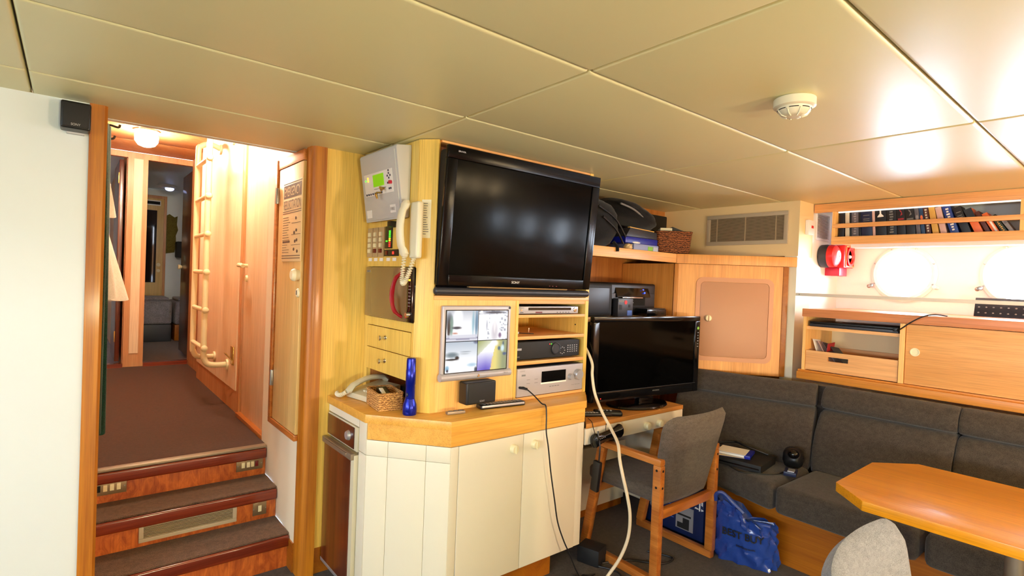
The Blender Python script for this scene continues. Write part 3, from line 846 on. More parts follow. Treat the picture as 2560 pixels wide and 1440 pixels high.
b = MB(); apbox(b, 2.368, 2.378, 0.196, 0.204, 0.007, 0.003); apbox(b, 2.368, 2.378, 0.184, 0.192, 0.007, 0.003); b.build('indicator', 'led_amber', kp)
b = MB(); apbox(b, 2.395, 2.402, 0.188, 0.194, 0.007, 0.003); b.build('indicator', 'led_green', kp)
b = MB(); b.tube([AP(2.25, 0.125, 0.007), AP(2.25, 0.125, 0.03), AP(2.25, 0.117, 0.034), AP(2.25, 0.098, 0.03)], [0.004, 0.004, 0.007, 0.004], 8).tube([AP(2.22, 0.14, 0.01), AP(2.21, 0.143, 0.03), AP(2.20, 0.13, 0.03)], 0.006, 8)
b.build('key', 'brass', kp)
b = MB(); b.tube([AP(2.147, 0.16, 0.006), AP(2.147, 0.16, 0.018)], 0.008, 10); b.build('key_switch', 'crimson', kp)
b = MB(); apbox(b, 2.375, 2.425, 0.02, 0.055, 0.0045, 0.001); apbox(b, 2.135, 2.185, 0.03, 0.065, 0.0045, 0.001); b.build('sticker', 'white_print', t)
text('sticker_lettering', 'FIRE', AP(2.16, 0.047, 0.0053), (0, -1, 0), upv, 0.014, 'grey_print', t, width=0.036)
tag(MB().box(NX - 0.03, NX - 0.001, 2.20, 2.235, 1.628, 1.655, 0.003).build('sounder', 'black_plastic'), 'tiny black block just under the alarm panel', 'buzzer')

for i, (yc, red) in enumerate(((2.462, 0), (2.402, 1), (2.342, 1))):
    t = thing('switch_module', ('plain tan switch module in the corner, all its buttons ivory', 'tan switch module with a red bottom button, middle of three', 'tan switch module with a red bottom button, next to the light bar')[i], 'switch', (NX, yc, 1.5), 0, 'tan switch modules under the alarm panel')
    MB().box(NX - 0.006, NX - 0.0005, yc - 0.027, yc + 0.027, 1.497, 1.636, 0.001).build('plate', 'module_tan', t)
    for k in range(4):
        z = 1.526 + k * 0.026
        MB().box(NX - 0.013, NX - 0.0055, yc - 0.012, yc + 0.012, z - 0.0095, z + 0.0095, 0.002).build('button', 'dark_red' if (k == 0 and red) else 'ivory', t)
    MB().box(NX - 0.002, NX - 0.0004, yc - 0.018, yc + 0.016, 1.478, 1.493).build('name_strip', 'white_print', t)
t = thing('level_meter', 'black light-bar meter with a column of green, yellow and red lights', 'meter', (NX, 2.27, 1.5))
MB().box(NX - 0.007, NX - 0.0005, 2.235, 2.30, 1.535, 1.636, 0.001).build('plate', 'black_plastic', t)
for k in range(9):
    MB().box(NX - 0.0095, NX - 0.0065, 2.243, 2.255, 1.542 + k * 0.0085, 1.5475 + k * 0.0085).build('indicator', 'led_red' if k < 3 else ('led_yellow' if k < 5 else 'led_green'), t)
MB().box(NX - 0.0095, NX - 0.0065, 2.272, 2.285, 1.566, 1.571).build('indicator', 'led_green', t)
MB().box(NX - 0.007, NX - 0.0005, 2.17, 2.305, 1.500, 1.530, 0.001).build('lower_plate', 'black_plastic', t)
MB().box(NX - 0.010, NX - 0.0065, 2.268, 2.288, 1.506, 1.524, 0.001).build('button', 'dark_red', t)
MB().box(NX - 0.010, NX - 0.0065, 2.205, 2.217, 1.508, 1.520, 0.001).build('indicator', 'led_red', t)
for y in (2.27, 2.21): MB().box(NX - 0.002, NX - 0.0004, y - 0.017, y + 0.017, 1.478, 1.493).build('name_strip', 'white_print', t)
MB().box(NX - 0.002, NX - 0.0004, 2.25, 2.29, 1.638, 1.645).build('name_strip', 'white_print', t)

t = thing('intercom_handset', 'cream wall handset with a coiled cord beside the alarm panel', 'telephone', (NX, 2.03, 1.5))
MB().box(NX - 0.030, NX - 0.0005, 1.962, 2.030, 1.487, 1.722, 0.012, 3).build('cradle', 'phone_cream', t)
hs = []
for i in range(17):
    u = i / 16; z = 1.492 + u * 0.235
    bow = math.sin(PI * u)
    end = max(0, abs(u - 0.5) * 2 - 0.62) / 0.38
    d = 0.028 + 0.012 * end; w = 0.024 + 0.004 * end
    cx = NX - 0.050 - 0.020 * bow - (0.0 if end < .2 else -0.006)
    sc_ = 0.55 if i in (0, 16) else 1.0
    hs.append([(cx + d / 2 * math.cos(a) * sc_ * (1.0), 2.034 + w * math.sin(a) * sc_, z) for a in [2 * PI * k / 14 for k in range(14)]])
MB().sweep(hs).build('receiver', 'phone_cream', t)
base = [Vector((NX - 0.045, 2.034, 1.492)), Vector((NX - 0.05, 2.034, 1.43)), Vector((NX - 0.052, 2.030, 1.385)), Vector((NX - 0.047, 2.018, 1.388)), Vector((NX - 0.035, 2.006, 1.43)), Vector((NX - 0.02, 1.998, 1.488))]
def coil(path, r, rc, turns, steps=10):
    pp = spline(path, 24); n = len(pp); out = []
    N = turns * steps
    for i in range(N + 1):
        f = i / N * (n - 1); k = min(int(f), n - 2); q = pp[k].lerp(pp[k + 1], f - k); tn = (pp[k + 1] - pp[k]).normalized()
        e = tn.orthogonal().normalized() if abs(tn.y) > 0.9 else (Vector((0, 1, 0)) - tn * tn.y).normalized()
        g_ = tn.cross(e); a = 2 * PI * i / steps
        out.append(q + (e * math.cos(a) + g_ * math.sin(a)) * r)
    return MB().tube(out, rc, 6)
coil(base, 0.008, 0.0026, 30).build('coiled_cord', 'phone_cream', t)
t = thing('paper_notice', 'narrow printed cream slip beside the wall handset', 'notice', (1.147, 1.99, 1.57))
e0 = Vector((1.122, 2.018, 0)); e1 = Vector((1.174, 1.956, 0)); ed = (e1 - e0); en = Vector((ed.y, -ed.x, 0)).normalized(); en = en if en.x < 0 else -en
b = MB()
def slip(u0, u1, z0, z1, o): 
    p = [e0 + ed * u0 + en * o, e0 + ed * u1 + en * o]
    q = [e0 + ed * u0 + en * (o + 0.0008), e0 + ed * u1 + en * (o + 0.0008)]
    return [(p[0].x, p[0].y, z0), (p[1].x, p[1].y, z0), (p[1].x, p[1].y, z1), (p[0].x, p[0].y, z1), (q[0].x, q[0].y, z0), (q[1].x, q[1].y, z0), (q[1].x, q[1].y, z1), (q[0].x, q[0].y, z1)], [[0, 1, 2, 3], [4, 7, 6, 5], [0, 4, 5, 1], [1, 5, 6, 2], [2, 6, 7, 3], [3, 7, 4, 0]]
b.add(*slip(0.22, 0.72, 1.575, 1.735, 0.001)); b.build('slip', 'paper', t)
b = MB()
for i in range(14):
    b.add(*slip(0.32, 0.32 + random.uniform(0.15, 0.3), 1.59 + i * 0.0098, 1.593 + i * 0.0098, 0.002))
b.build('print', 'grey_print', t)

# microwave
t = thing('microwave', 'dark bronze-fronted microwave with a curved wine-red handle', 'microwave', (NX, 2.25, 1.214))
MB().box(NX + 0.006, 1.45, 2.015, 2.478, 1.217, 1.450, 0.004).build('body', 'black_matt', t)
MB().box(NX - 0.014, NX + 0.006, 2.062, 2.478, 1.217, 1.450, 0.004).build('door', 'mw_door', t)
cp = MB().box(NX - 0.014, NX + 0.006, 2.015, 2.060, 1.217, 1.450, 0.004).build('control_panel', 'black_gloss', t)
MB().tube([(NX - 0.014, 2.090, 1.432), (NX - 0.045, 2.105, 1.40), (NX - 0.052, 2.122, 1.33), (NX - 0.045, 2.110, 1.265), (NX - 0.014, 2.096, 1.235)], [0.007, 0.009, 0.0105, 0.009, 0.007], 10, sm=6).build('handle', 'wine_gloss', t)
MB().box(NX - 0.0155, NX - 0.0135, 2.030, 2.045, 1.392, 1.400).build('clock_display', 'led_amber', cp)
b = MB()
for i in range(7): b.box(NX - 0.0152, NX - 0.0138, 2.026, 2.044, 1.285 + i * 0.014, 1.2875 + i * 0.014)
b.build('key_legend', 'silver', cp)
MB().lathe([(0, 0.016), (0.010, 0.016), (0.013, 0.0)], (NX - 0.014, 2.036, 1.25), (-1, 0, 0), 18).build('dial', 'chrome', cp)
MB().lathe([(0, 0.006), (0.006, 0.006), (0.006, 0.0)], (NX - 0.014, 2.054, 1.240), (-1, 0, 0), 12).build('stop_button', 'crimson', cp)
MB().box(NX - 0.0148, NX - 0.0138, 2.428, 2.462, 1.426, 1.434).build('badge', 'silver', t)
text('logo_lettering', 'SANYO', (NX - 0.0149, 2.445, 1.430), (0, -1, 0), (0, 0, 1), 0.005, 'ink', t, width=0.028)
# ------------------------------------------------------------------ media cabinet (with the nook face)
CT = 0.84
t = thing('media_cabinet', 'tall pale ash cabinet from counter to ceiling holding television, monitor and microwave', 'cabinet', (1.65, 2.25, CT))
FY = 1.955
# nook face, X = NX, built around the openings
b = MB()
N0, N1 = NX, NX + 0.02
b.box(N0, N1, 2.02, 2.498, 1.453, H - 0.003).box(N0, N1, 2.02, 2.498, 1.176, 1.214).box(N0, N1, 2.481, 2.498, 1.214, 1.453)
b.box(N0, N1, 2.02, 2.032, 0.962, 1.176).box(N0, N1, 2.463, 2.498, 0.842, 1.176)
b.build('nook_face', 'ash_pale', t)
# drawers
dr = None
for i, (z0, z1) in enumerate(((1.072, 1.173), (0.966, 1.069))):
    d = MB().box(NX - 0.004, NX + 0.016, 2.035, 2.460, z0, z1, 0.002).box(NX + 0.016, NX + 0.25, 2.05, 2.445, z0 + 0.01, z0 + 0.07).build('drawer', 'ash_pale', t)
    MB().lathe([(0, 0.034), (0.010, 0.034), (0.013, 0.029), (0.009, 0.022), (0.006, 0.013), (0.008, 0.004), (0.011, 0.0)], (NX - 0.004, 2.265, (z0 + z1) / 2 + 0.006), (-1, 0, 0), 18).build('knob', 'chrome', d)
# niche behind the telephone
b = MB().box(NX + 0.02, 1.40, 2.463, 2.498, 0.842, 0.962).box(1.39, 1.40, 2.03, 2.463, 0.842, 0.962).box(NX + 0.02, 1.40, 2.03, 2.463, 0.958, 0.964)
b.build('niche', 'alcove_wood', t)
# chamfered post
MB().prism([(1.1205, 2.018), (1.1755, 1.9545), (1.19, 1.968), (1.19, 2.03), (1.1405, 2.03)], CT + 0.001, H - 0.003, b=0.002).build('chamfer_post', 'ash_pale', t)
# face board with the monitor, right-hand shelf bay, stiles and rails
b = MB()
b.box(1.176, 1.625, FY, FY + 0.02, CT + 0.001, 1.318)
b.build('face_board', 'ash_face', t)
b = MB().box(1.176, 2.118, FY - 0.004, FY + 0.02, 1.318, 1.336, 0.002).box(1.64, 2.095, FY, FY + 0.018, 1.303, 1.318)
b.build('top_rail', 'ash_h', t)
MB().box(1.625, 1.640, FY - 0.003, 2.40, CT + 0.001, 1.318).build('divider', 'ash_pale', t)
MB().box(2.095, 2.118, FY - 0.003, 2.50, CT + 0.001, H - 0.003).build('side_panel', 'ash_pale', t)
for z, th in ((1.243, 0.014), (1.139, 0.016), (1.018, 0.017), (0.848, 0.014)):
    MB().box(1.640, 2.095, FY - 0.002, 2.40, z - th / 2, z + th / 2, 0.001).build('shelf', 'ash_h', t)
MB().box(1.625, 2.118, 2.402, 2.412, CT + 0.001, 1.318).build('back_panel', 'ash_pale', t)
MB().box(1.19, 2.095, 2.03, 2.05, 1.336, H - 0.003).build('tv_back_board', 'alcove_wood', t)
MB().box(1.19, 2.118, FY, 2.05, H - 0.012, H - 0.003).build('top_board', 'ash_h', t)
for (y, z) in ((2.02, 1.19), (2.02, 1.275)): MB().lathe([(0, 0.001), (0.004, 0.001), (0.004, 0)], (2.095, y, z), (-1, 0, 0), 10).build('peg_hole', 'hole_dark', t)

# television, tilted slightly forward
t = thing('television', 'large black flat television filling the top of the ash cabinet', 'television', (1.63, 1.93, 1.34))
th = math.radians(5.0)
bx = Vector((0, 1.948, 1.345))
uT = Vector((0, -math.sin(th), math.cos(th))); nT = Vector((0, -math.cos(th), -math.sin(th)))
RT = Matrix((Vector((1, 0, 0)), uT, Vector((1, 0, 0)).cross(uT))).transposed()
def TP(x, h, o=0.0): return Vector((x, 0, 0)) + bx + uT * h + nT * o
def tvbox(b, x0, x1, h0, h1, o, thk, bev=0.0): return b.cbox(TP((x0 + x1) / 2, (h0 + h1) / 2, o), (x1 - x0, h1 - h0, thk), bev, 3, RT)
xl, xr = 1.172, 2.088
b = MB(); tvbox(b, xl + 0.01, xr - 0.01, 0.036, 0.60, -0.030, 0.066, 0.015); b.build('rear_housing', 'black_matt', t)
b = MB()
tvbox(b, xl, xr, 0.56, 0.612, 0.012, 0.02, 0.004); tvbox(b, xl, xl + 0.05, 0.036, 0.56, 0.012, 0.02, 0.004); tvbox(b, xr - 0.05, xr, 0.036, 0.56, 0.012, 0.02, 0.004); tvbox(b, xl + 0.05, xr - 0.05, 0.036, 0.085, 0.012, 0.02, 0.004)
b.build('bezel', 'tv_bezel', t)
b = MB(); tvbox(b, xl + 0.048, xr - 0.048, 0.083, 0.562, 0.009, 0.012); b.build('screen', 'screen_black', t)
b = MB(); b.tube([TP(xl + 0.004, 0.012, 0.008), TP(xr - 0.004, 0.012, 0.008)], 0.0165, 16).ell(TP(xl + 0.004, 0.012, 0.008), (0.010, 0.0165, 0.0165)).ell(TP(xr - 0.004, 0.012, 0.008), (0.010, 0.0165, 0.0165)); b.build('speaker_bar', 'charcoal', t)
b = MB(); tvbox(b, xl + 0.16, xr - 0.16, 0.030, 0.036, 0.012, 0.016); b.build('clear_strip', 'mw_door', t)
text('logo_lettering', 'SONY', TP(1.587, 0.060, 0.0226), (1, 0, 0), uT, 0.011, 'white_print', t, width=0.048)
text('logo_lettering', 'BRAVIA', TP(xl + 0.066, 0.592, 0.0226), (1, 0, 0), uT, 0.007, 'silver', t, width=0.036)
b = MB()
for x in (1.80, 1.82, 1.845): tvbox(b, x, x + 0.008, 0.047, 0.05, 0.0222, 0.0015)
b.build('indicator', 'dark_red', t)
b = MB(); b.box(1.30, 1.95, 1.99, 2.029, 1.45, 1.85, 0.004); b.build('wall_bracket', 'black_matt', t)

# camera monitor
t = thing('camera_monitor', 'silver-framed monitor showing four bright security camera views', 'monitor', (1.396, FY, 0.972))
y = FY
MB().box(1.212, 1.580, y - 0.02, y - 0.0005, 0.974, 1.294, 0.006, 3).build('bezel', 'silver_plastic', t)
MB().tube([(1.207, y - 0.018, 0.989), (1.585, y - 0.018, 0.989)], 0.0165, 14).build('lower_bar', 'silver_plastic', t)
MB().lathe([(0, 0.003), (0.006, 0.003), (0.007, 0)], (1.396, y - 0.034, 0.989), (0, -1, 0), 16).build('power_button', 'chrome', t)
MB().lathe([(0, 0.003), (0.005, 0.003), (0.006, 0)], (1.571, y - 0.02, 1.285), (0, -1, 0), 12).build('corner_badge', 'charcoal', t)
text('logo_lettering', 'BenQ', (1.55, y - 0.0352, 0.991), (1, 0, 0), (0, 0, 1), 0.005, 'grey_print', t, width=0.022)
MB().box(1.225, 1.564, y - 0.0215, y - 0.0205, 1.004, 1.277).build('screen', 'black_gloss', t)
def pic(q, u, v):
    """sRGB colour of a camera view; u to the right, v downward, 0..1"""
    def mixc(a, c, k): k = max(0, min(1, k)); return [a[i] * (1 - k) + c[i] * k for i in range(3)]
    def blob(col, c, x, y, rx, ry, s=1.0):
        d = ((u - x) / rx) ** 2 + ((v - y) / ry) ** 2
        return mixc(col, c, s * max(0, 1.25 - d))
    W = [250, 252, 255]
    if q == 0:
        c = mixc([150, 160, 175], W, 0.5 + 0.5 * math.sin(v * 3 - 0.3))
        c = blob(c, W, 0.35, 0.18, 0.16, 0.3); c = blob(c, [60, 70, 82], 0.08, 0.35, 0.12, 0.3, 0.8); c = blob(c, [120, 150, 140], 0.15, 0.5, 0.06, 0.35)
        c = blob(c, [40, 44, 60], 0.32, 0.56, 0.16, 0.05); c = blob(c, [50, 40, 44], 0.07, 0.6, 0.05, 0.3); c = blob(c, [190, 120, 100], 0.27, 0.74, 0.1, 0.03, 0.8)
        c = blob(c, [90, 130, 160], 0.95, 0.4, 0.06, 0.5, 0.9); c = blob(c, [120, 170, 190], 0.84, 0.4, 0.05, 0.45, 0.7); c = blob(c, W, 0.66, 0.6, 0.12, 0.2)
        if v > 0.8: c = mixc(c, [206, 208, 222], 0.8)
        if abs(v - 0.9 - 0.03 * math.sin(u * 3)) < 0.02: c = [150, 150, 176]
    elif q == 1:
        c = list(W)
        r = random.Random(int(u * 17) * 31 + int(v * 21)); k = r.random()
        if (v < 0.12) or (u > 0.3 and k > 0.72 and abs(u - 0.55) > 0.17): c = mixc(c, [120, 128, 150], 0.75 * k)
        c = blob(c, [60, 62, 76], 0.55, 0.06, 0.35, 0.05); c = blob(c, [206, 200, 208], 0.55, 0.75, 0.13, 0.4, 0.8); c = blob(c, [240, 236, 238], 0.55, 0.5, 0.04, 0.3)
        c = blob(c, [110, 80, 120], 0.74, 0.85, 0.06, 0.1, 0.8); c = blob(c, [170, 174, 190], 0.28, 0.5, 0.03, 0.2, 0.8)
    elif q == 2:
        c = mixc([176, 190, 205], W, v * 1.6)
        c = blob(c, [110, 130, 140], 0.2, 0.42, 0.22, 0.1, 0.9); c = blob(c, [24, 28, 36], 0.2, 0.57, 0.22, 0.04); c = blob(c, [20, 20, 26], 0.36, 0.52, 0.07, 0.06)
        c = blob(c, [140, 150, 160], 0.63, 0.33, 0.18, 0.02, 0.8); c = blob(c, [150, 160, 166], 0.6, 0.40, 0.2, 0.02, 0.6); c = blob(c, [120, 170, 200], 0.06, 0.85, 0.07, 0.1, 0.8); c = blob(c, [20, 30, 60], 0.07, 0.93, 0.04, 0.05)
        c = blob(c, [160, 196, 220], 0.85, 0.78, 0.18, 0.07, 0.7); c = blob(c, [60, 70, 90], 0.97, 0.95, 0.05, 0.1); c = blob(c, [90, 100, 130], 0.96, 0.03, 0.1, 0.06, 0.8)
    else:
        c = list(W)
        x = u - (0.62 - 0.18 * v)
        if x < 0: c = mixc(W, [84, 70, 190], (v - 0.35) * 1.5 * (1 - abs(u - 0.28) * 0.9)); 
        else: c = mixc([230, 214, 130], [150, 158, 120], (u - 0.62) * 4)
        if u + v < 0.5: c = mixc(c, [128, 140, 60], 0.8 - (u + v))
        c = blob(c, [70, 100, 130], 0.73, 0.28, 0.05, 0.08); c = blob(c, [60, 90, 120], 0.87, 0.12, 0.03, 0.09, 0.9); c = blob(c, [80, 96, 130], 0.93, 0.48, 0.08, 0.06)
        c = blob(c, [210, 236, 246], 0.85, 0.28, 0.07, 0.14, 0.9); c = blob(c, [240, 200, 130], 0.5, 0.85, 0.04, 0.3, 0.5); c = blob(c, W, 0.57, 0.1, 0.14, 0.12, 0.9)
    return c
for q in range(4):
    qx = 1.230 + (q % 2) * 0.166; qz = 1.273 - (q // 2) * 0.134
    w_, h_ = 0.163, 0.131
    nu, nv = 44, 36
    b = MB(); b.grid(lambda u, v: Vector((qx + w_ * u, y - 0.0225, qz - h_ * v)), nu, nv)
    o = b.build('camera_view', 'screen_picture', t, recalc=False)
    ca = o.data.color_attributes.new('Col', 'FLOAT_COLOR', 'POINT')
    for j in range(nv + 1):
        for i in range(nu + 1): ca.data[j * (nu + 1) + i].color = lin(pic(q, i / nu, j / nv))

# set-top machines
def device(name, label, cat, x0, x1, y0, z0, z1, mat, dp=0.26, feet=True):
    t = thing(name, label, cat, ((x0 + x1) / 2, y0, z0))
    f = 0.006 if feet else 0.0
    MB().box(x0, x1, y0, y0 + dp, z0 + f, z1, 0.003).build('case', mat, t)
    if feet:
        for x in (x0 + 0.03, x1 - 0.03):
            for yy in (y0 + 0.03, y0 + dp - 0.03): MB().lathe([(0.012, 0), (0.012, f + 0.001)], (x, yy, z0), (0, 0, 1), 12).build('foot', 'black_plastic', t)
    return t
t = device('dvd_player', 'slim silver disc player on the top shelf of the bay', 'disc player', 1.643, 2.052, 1.972, 1.2505, 1.291, 'black_plastic')
fp = MB().box(1.642, 2.053, 1.964, 1.973, 1.2545, 1.289, 0.002).build('front_panel', 'silver_plastic', t)
MB().box(1.71, 2.00, 1.9628, 1.9645, 1.271, 1.284).build('disc_tray', 'black_gloss', fp)
b = MB()
for x in (1.66, 1.67, 1.90, 1.92, 1.94, 1.96, 1.98): b.box(x, x + 0.008, 1.9625, 1.9645, 1.259, 1.262)
b.build('button', 'charcoal', fp)
MB().box(1.757, 1.80, 1.9625, 1.9645, 1.2575, 1.264).build('badge', 'dark_red', fp)
MB().lathe([(0, 0.004), (0.010, 0.003), (0.012, 0)], (2.03, 1.964, 1.273), (0, -1, 0), 20).build('dial', 'chrome', fp)
MB().lathe([(0, 0.003), (0.005, 0.003), (0.006, 0)], (1.665, 1.964, 1.272), (0, -1, 0), 14).build('power_button', 'chrome', fp)
text('logo_lettering', 'Pioneer', (1.668, 1.9638, 1.283), (1, 0, 0), (0, 0, 1), 0.005, 'grey_print', fp, width=0.032)

t = device('video_recorder', 'black video recorder with a jog dial on the third shelf', 'video recorder', 1.644, 2.072, 1.972, 1.0275, 1.118, 'black_plastic', 0.3)
fp = MB().box(1.643, 2.073, 1.964, 1.973, 1.034, 1.117, 0.003).build('front_panel', 'black_matt', t)
MB().lathe([(0.030, 0), (0.030, 0.006), (0.026, 0.008), (0.024, 0.004), (0, 0.004)], (1.902, 1.964, 1.078), (0, -1, 0), 28).build('jog_dial', 'charcoal', fp)
b = MB()
for i in range(5):
    for k in range(4): b.box(1.985 + i * 0.016, 1.992 + i * 0.016, 1.9625, 1.9645, 1.056 + k * 0.0105, 1.0605 + k * 0.0105)
for a in range(8): b.box(1.949 + 0.017 * math.cos(a * PI / 4) - 0.003, 1.949 + 0.017 * math.cos(a * PI / 4) + 0.003, 1.9625, 1.9645, 1.066 + 0.017 * math.sin(a * PI / 4) - 0.002, 1.066 + 0.017 * math.sin(a * PI / 4) + 0.002)
b.build('button', 'silver', fp)
MB().box(1.858, 1.863, 1.9625, 1.9645, 1.100, 1.104).build('indicator', 'led_red', fp)
MB().box(1.869, 1.874, 1.9625, 1.9645, 1.100, 1.104).build('indicator', 'led_green', fp)
MB().box(1.648, 1.676, 1.9625, 1.9645, 1.079, 1.089).build('badge', 'silver', fp)
MB().box(1.65, 1.665, 1.9625, 1.9645, 1.046, 1.050).build('badge', 'grey_print', fp)

t = device('audio_receiver', 'silver audio receiver with two knobs on the bottom shelf', 'receiver', 1.642, 2.085, 1.956, 0.8555, 0.995, 'charcoal', 0.34)
fp = MB().box(1.641, 2.086, 1.944, 1.957, 0.860, 0.994, 0.003).build('front_panel', 'silver_plastic', t)
MB().box(1.795, 1.960, 1.9425, 1.9445, 0.918, 0.972).build('display', 'black_gloss', fp)
MB().box(1.790, 1.965, 1.9428, 1.9445, 0.910, 0.918).build('button_strip', 'white_plastic', fp)
MB().lathe([(0, 0.022), (0.024, 0.022), (0.027, 0.016), (0.028, 0.0)], (2.045, 1.944, 0.940), (0, -1, 0), 28).build('volume_knob', 'silver', fp)
MB().lathe([(0, 0.018), (0.014, 0.018), (0.017, 0.0)], (1.992, 1.944, 0.932), (0, -1, 0), 24).build('input_knob', 'silver', fp)
MB().lathe([(0, 0.003), (0.005, 0.003), (0.005, 0)], (1.655, 1.944, 0.906), (0, -1, 0), 14).build('socket', 'hole_dark', fp)
text('logo_lettering', 'SONY', (1.672, 1.9438, 0.982), (1, 0, 0), (0, 0, 1), 0.005, 'grey_print', fp, width=0.03)
b = MB()
for i in range(4): b.box(1.85 + i * 0.018, 1.862 + i * 0.018, 1.9425, 1.9445, 0.893, 0.896)
for i in range(4): b.box(1.70 + (i % 2) * 0.05, 1.72 + (i % 2) * 0.05, 1.9428, 1.9445, 0.92 + (i // 2) * 0.018, 0.9215 + (i // 2) * 0.018)
b.box(1.668, 1.69, 1.9428, 1.9445, 0.958, 0.966)
b.build('legend', 'grey_print', fp)
text('legend_lettering', 'DIGITAL CINEMA SOUND', (2.035, 1.9438, 0.889), (1, 0, 0), (0, 0, 1), 0.004, 'grey_print', fp, width=0.06)
t = thing('loose_fittings', 'tiny metal fittings lying on the empty second shelf', 'fittings', (1.76, 2.05, 1.147))
MB().lathe([(0, 0.0), (0.008, 0.0), (0.008, 0.012), (0, 0.014)], (1.72, 2.05, 1.1475), (0, 0, 1), 12).tube([(1.80, 2.06, 1.151), (1.802, 2.06, 1.175)], 0.003, 8).build('stud', 'chrome', t)
b = MB().tube([(1.65, 2.1, 1.150), (1.70, 2.05, 1.152), (1.74, 2.07, 1.150), (1.80, 2.02, 1.150)], 0.002, 6, sm=6); b.build('wire', 'cable_black', t)

# ------------------------------------------------------------------ counter
foot = [(0.957, 2.497), (0.957, 2.08), (1.19, 1.805), (1.962, 1.805), (2.115, 1.955), (2.115, 2.497)]
t = thing('counter_cabinet', 'white base cabinet with angled end under the ash worktop', 'cabinet', (1.5, 2.1, 0))
def inset(poly, d):
    out = []; n = len(poly)
    for i in range(n):
        p0 = Vector(poly[i - 1]); p = Vector(poly[i]); p1 = Vector(poly[(i + 1) % n])
        a = (p - p0).normalized(); c = (p1 - p).normalized()
        na = Vector((-a.y, a.x)); nc = Vector((-c.y, c.x)); m = (na + nc); m = m / max(m.dot(na), 0.2)
        out.append(tuple(p + m * d))
    return out
gapA = [(0.975, 2.155), (0.957, 2.155), (0.957, 2.08)] + foot[2:5] + [(2.115, 2.497), (1.5, 2.497), (1.5, 2.155)]
MB().prism(inset(gapA, 0.012), 0.13, 0.735).build('carcass', 'white_laminate', t)
# cladding of laminate panels with fine joints on the diagonal
D0 = Vector((0.957, 2.08)); D1 = Vector((1.19, 1.805)); dd = (D1 - D0)
nd = Vector((dd.y, -dd.x)).normalized(); nd = nd if nd.y < 0 else -nd
def dpan(u0, u1, z0, z1, m='white_laminate'):
    a = D0 + dd * u0; c = D0 + dd * u1; a2 = a - nd * 0.012; c2 = c - nd * 0.012
    MB().prism([tuple(a), tuple(c), tuple(c2), tuple(a2)], z0, z1, b=0.0012).build('panel', m, t)
us = (0.0, 0.262, 0.716, 1.0); g2 = 0.0018
for i in range(3):
    dpan(us[i] + g2, us[i + 1] - g2, 0.132, 0.6690); dpan(us[i] + g2, us[i + 1] - g2, 0.6703, 0.7335)
MB().prism([(0.957, 2.082), (0.957, 2.152), (0.969, 2.152), (0.969, 2.085)], 0.132, 0.668, b=0.001).build('panel', 'white_laminate', t)
MB().prism([(0.957, 2.082), (0.957, 2.152), (0.969, 2.152), (0.969, 2.085)], 0.671, 0.803, b=0.001).build('panel', 'white_laminate', t)
MB().box(0.957, 0.968, 2.155, 2.497, 0.768, 0.803).build('panel', 'white_laminate', t)
MB().box(1.191, 1.2285, 1.805, 1.817, 0.132, 0.733, 0.001).build('panel', 'white_laminate', t)
MB().box(1.917, 1.962, 1.805, 1.817, 0.132, 0.733, 0.001).build('panel', 'white_laminate', t)
for x0_, x1_, kx in ((1.231, 1.570, 1.514), (1.573, 1.9145, 1.636)):
    d = MB().box(x0_, x1_, 1.802, 1.817, 0.132, 0.733, 0.0015).build('door', 'white_laminate', t)
    MB().lathe([(0, 0.020), (0.016, 0.020), (0.019, 0.016), (0.020, 0.0)], (kx, 1.802, 0.678), (0, -1, 0), 24).box(kx - 0.0025, kx + 0.0025, 1.778, 1.784, 0.660, 0.696).build('knob', 'ivory', d)
# timber band under the worktop
A = [(0.975, 2.08 - 0.0)]
b = MB()
p_out = [tuple(D0 + dd * 0.01), (1.19, 1.803), (1.963, 1.803), (2.116, 1.955), (2.10, 1.965), (1.957, 1.818), (1.197, 1.818), tuple(D0 + dd * 0.01 - nd * 0.015)]
b.prism(p_out, 0.736, 0.803); b.build('apron', 'worktop', t)
MB().prism([(1.02, 2.15), (1.02, 2.13), (1.23, 1.87), (1.83, 1.87), (1.83, 2.497), (1.47, 2.497), (1.47, 2.15)], 0, 0.13).build('toe_kick', 'plinth_wood', t)
wt = MB().prism([(0.946, 2.497), (0.946, 2.076), (1.184, 1.796), (1.966, 1.796), (2.118, 1.948), (2.118, 2.497)], 0.804, CT, b=0.003)
tag(wt.build('worktop', 'worktop'), 'ash worktop of the counter under the monitor and telephone', 'worktop')

# fridge under the short end of the counter
t = thing('fridge', 'narrow under-counter fridge with a dark brown wood-look front', 'fridge', (1.2, 2.32, 0))
MB().box(0.985, 1.45, 2.165, 2.49, 0.05, 0.765).build('cabinet', 'white_plastic', t)
MB().box(1.05, 1.40, 2.2, 2.46, 0.0, 0.05).build('plinth', 'black_matt', t)
f = MB().box(0.952, 0.985, 2.158, 2.492, 0.660, 0.764, 0.003).build('control_fascia', 'phone_grey', t)
MB().box(0.9495, 0.953, 2.188, 2.488, 0.666, 0.758).build('wood_inlay', 'fridge_wood', f)
MB().lathe([(0, 0.012), (0.017, 0.012), (0.021, 0.004), (0.022, 0)], (0.9495, 2.245, 0.713), (-1, 0, 0), 26).build('thermostat_knob', 'silver', f)
d = MB().box(0.940, 0.983, 2.158, 2.492, 0.075, 0.648, 0.003).build('door', 'phone_grey', t)
MB().box(0.9365, 0.941, 2.190, 2.486, 0.082, 0.624).build('wood_panel', 'fridge_wood', d)
MB().box(0.926, 0.945, 2.160, 2.492, 0.628, 0.655, 0.004).box(0.920, 0.928, 2.20, 2.45, 0.640, 0.651, 0.002).build('handle', 'alu_dull', d)
MB().box(0.9355, 0.942, 2.158, 2.492, 0.068, 0.084, 0.002).build('edge_trim', 'silver', d)

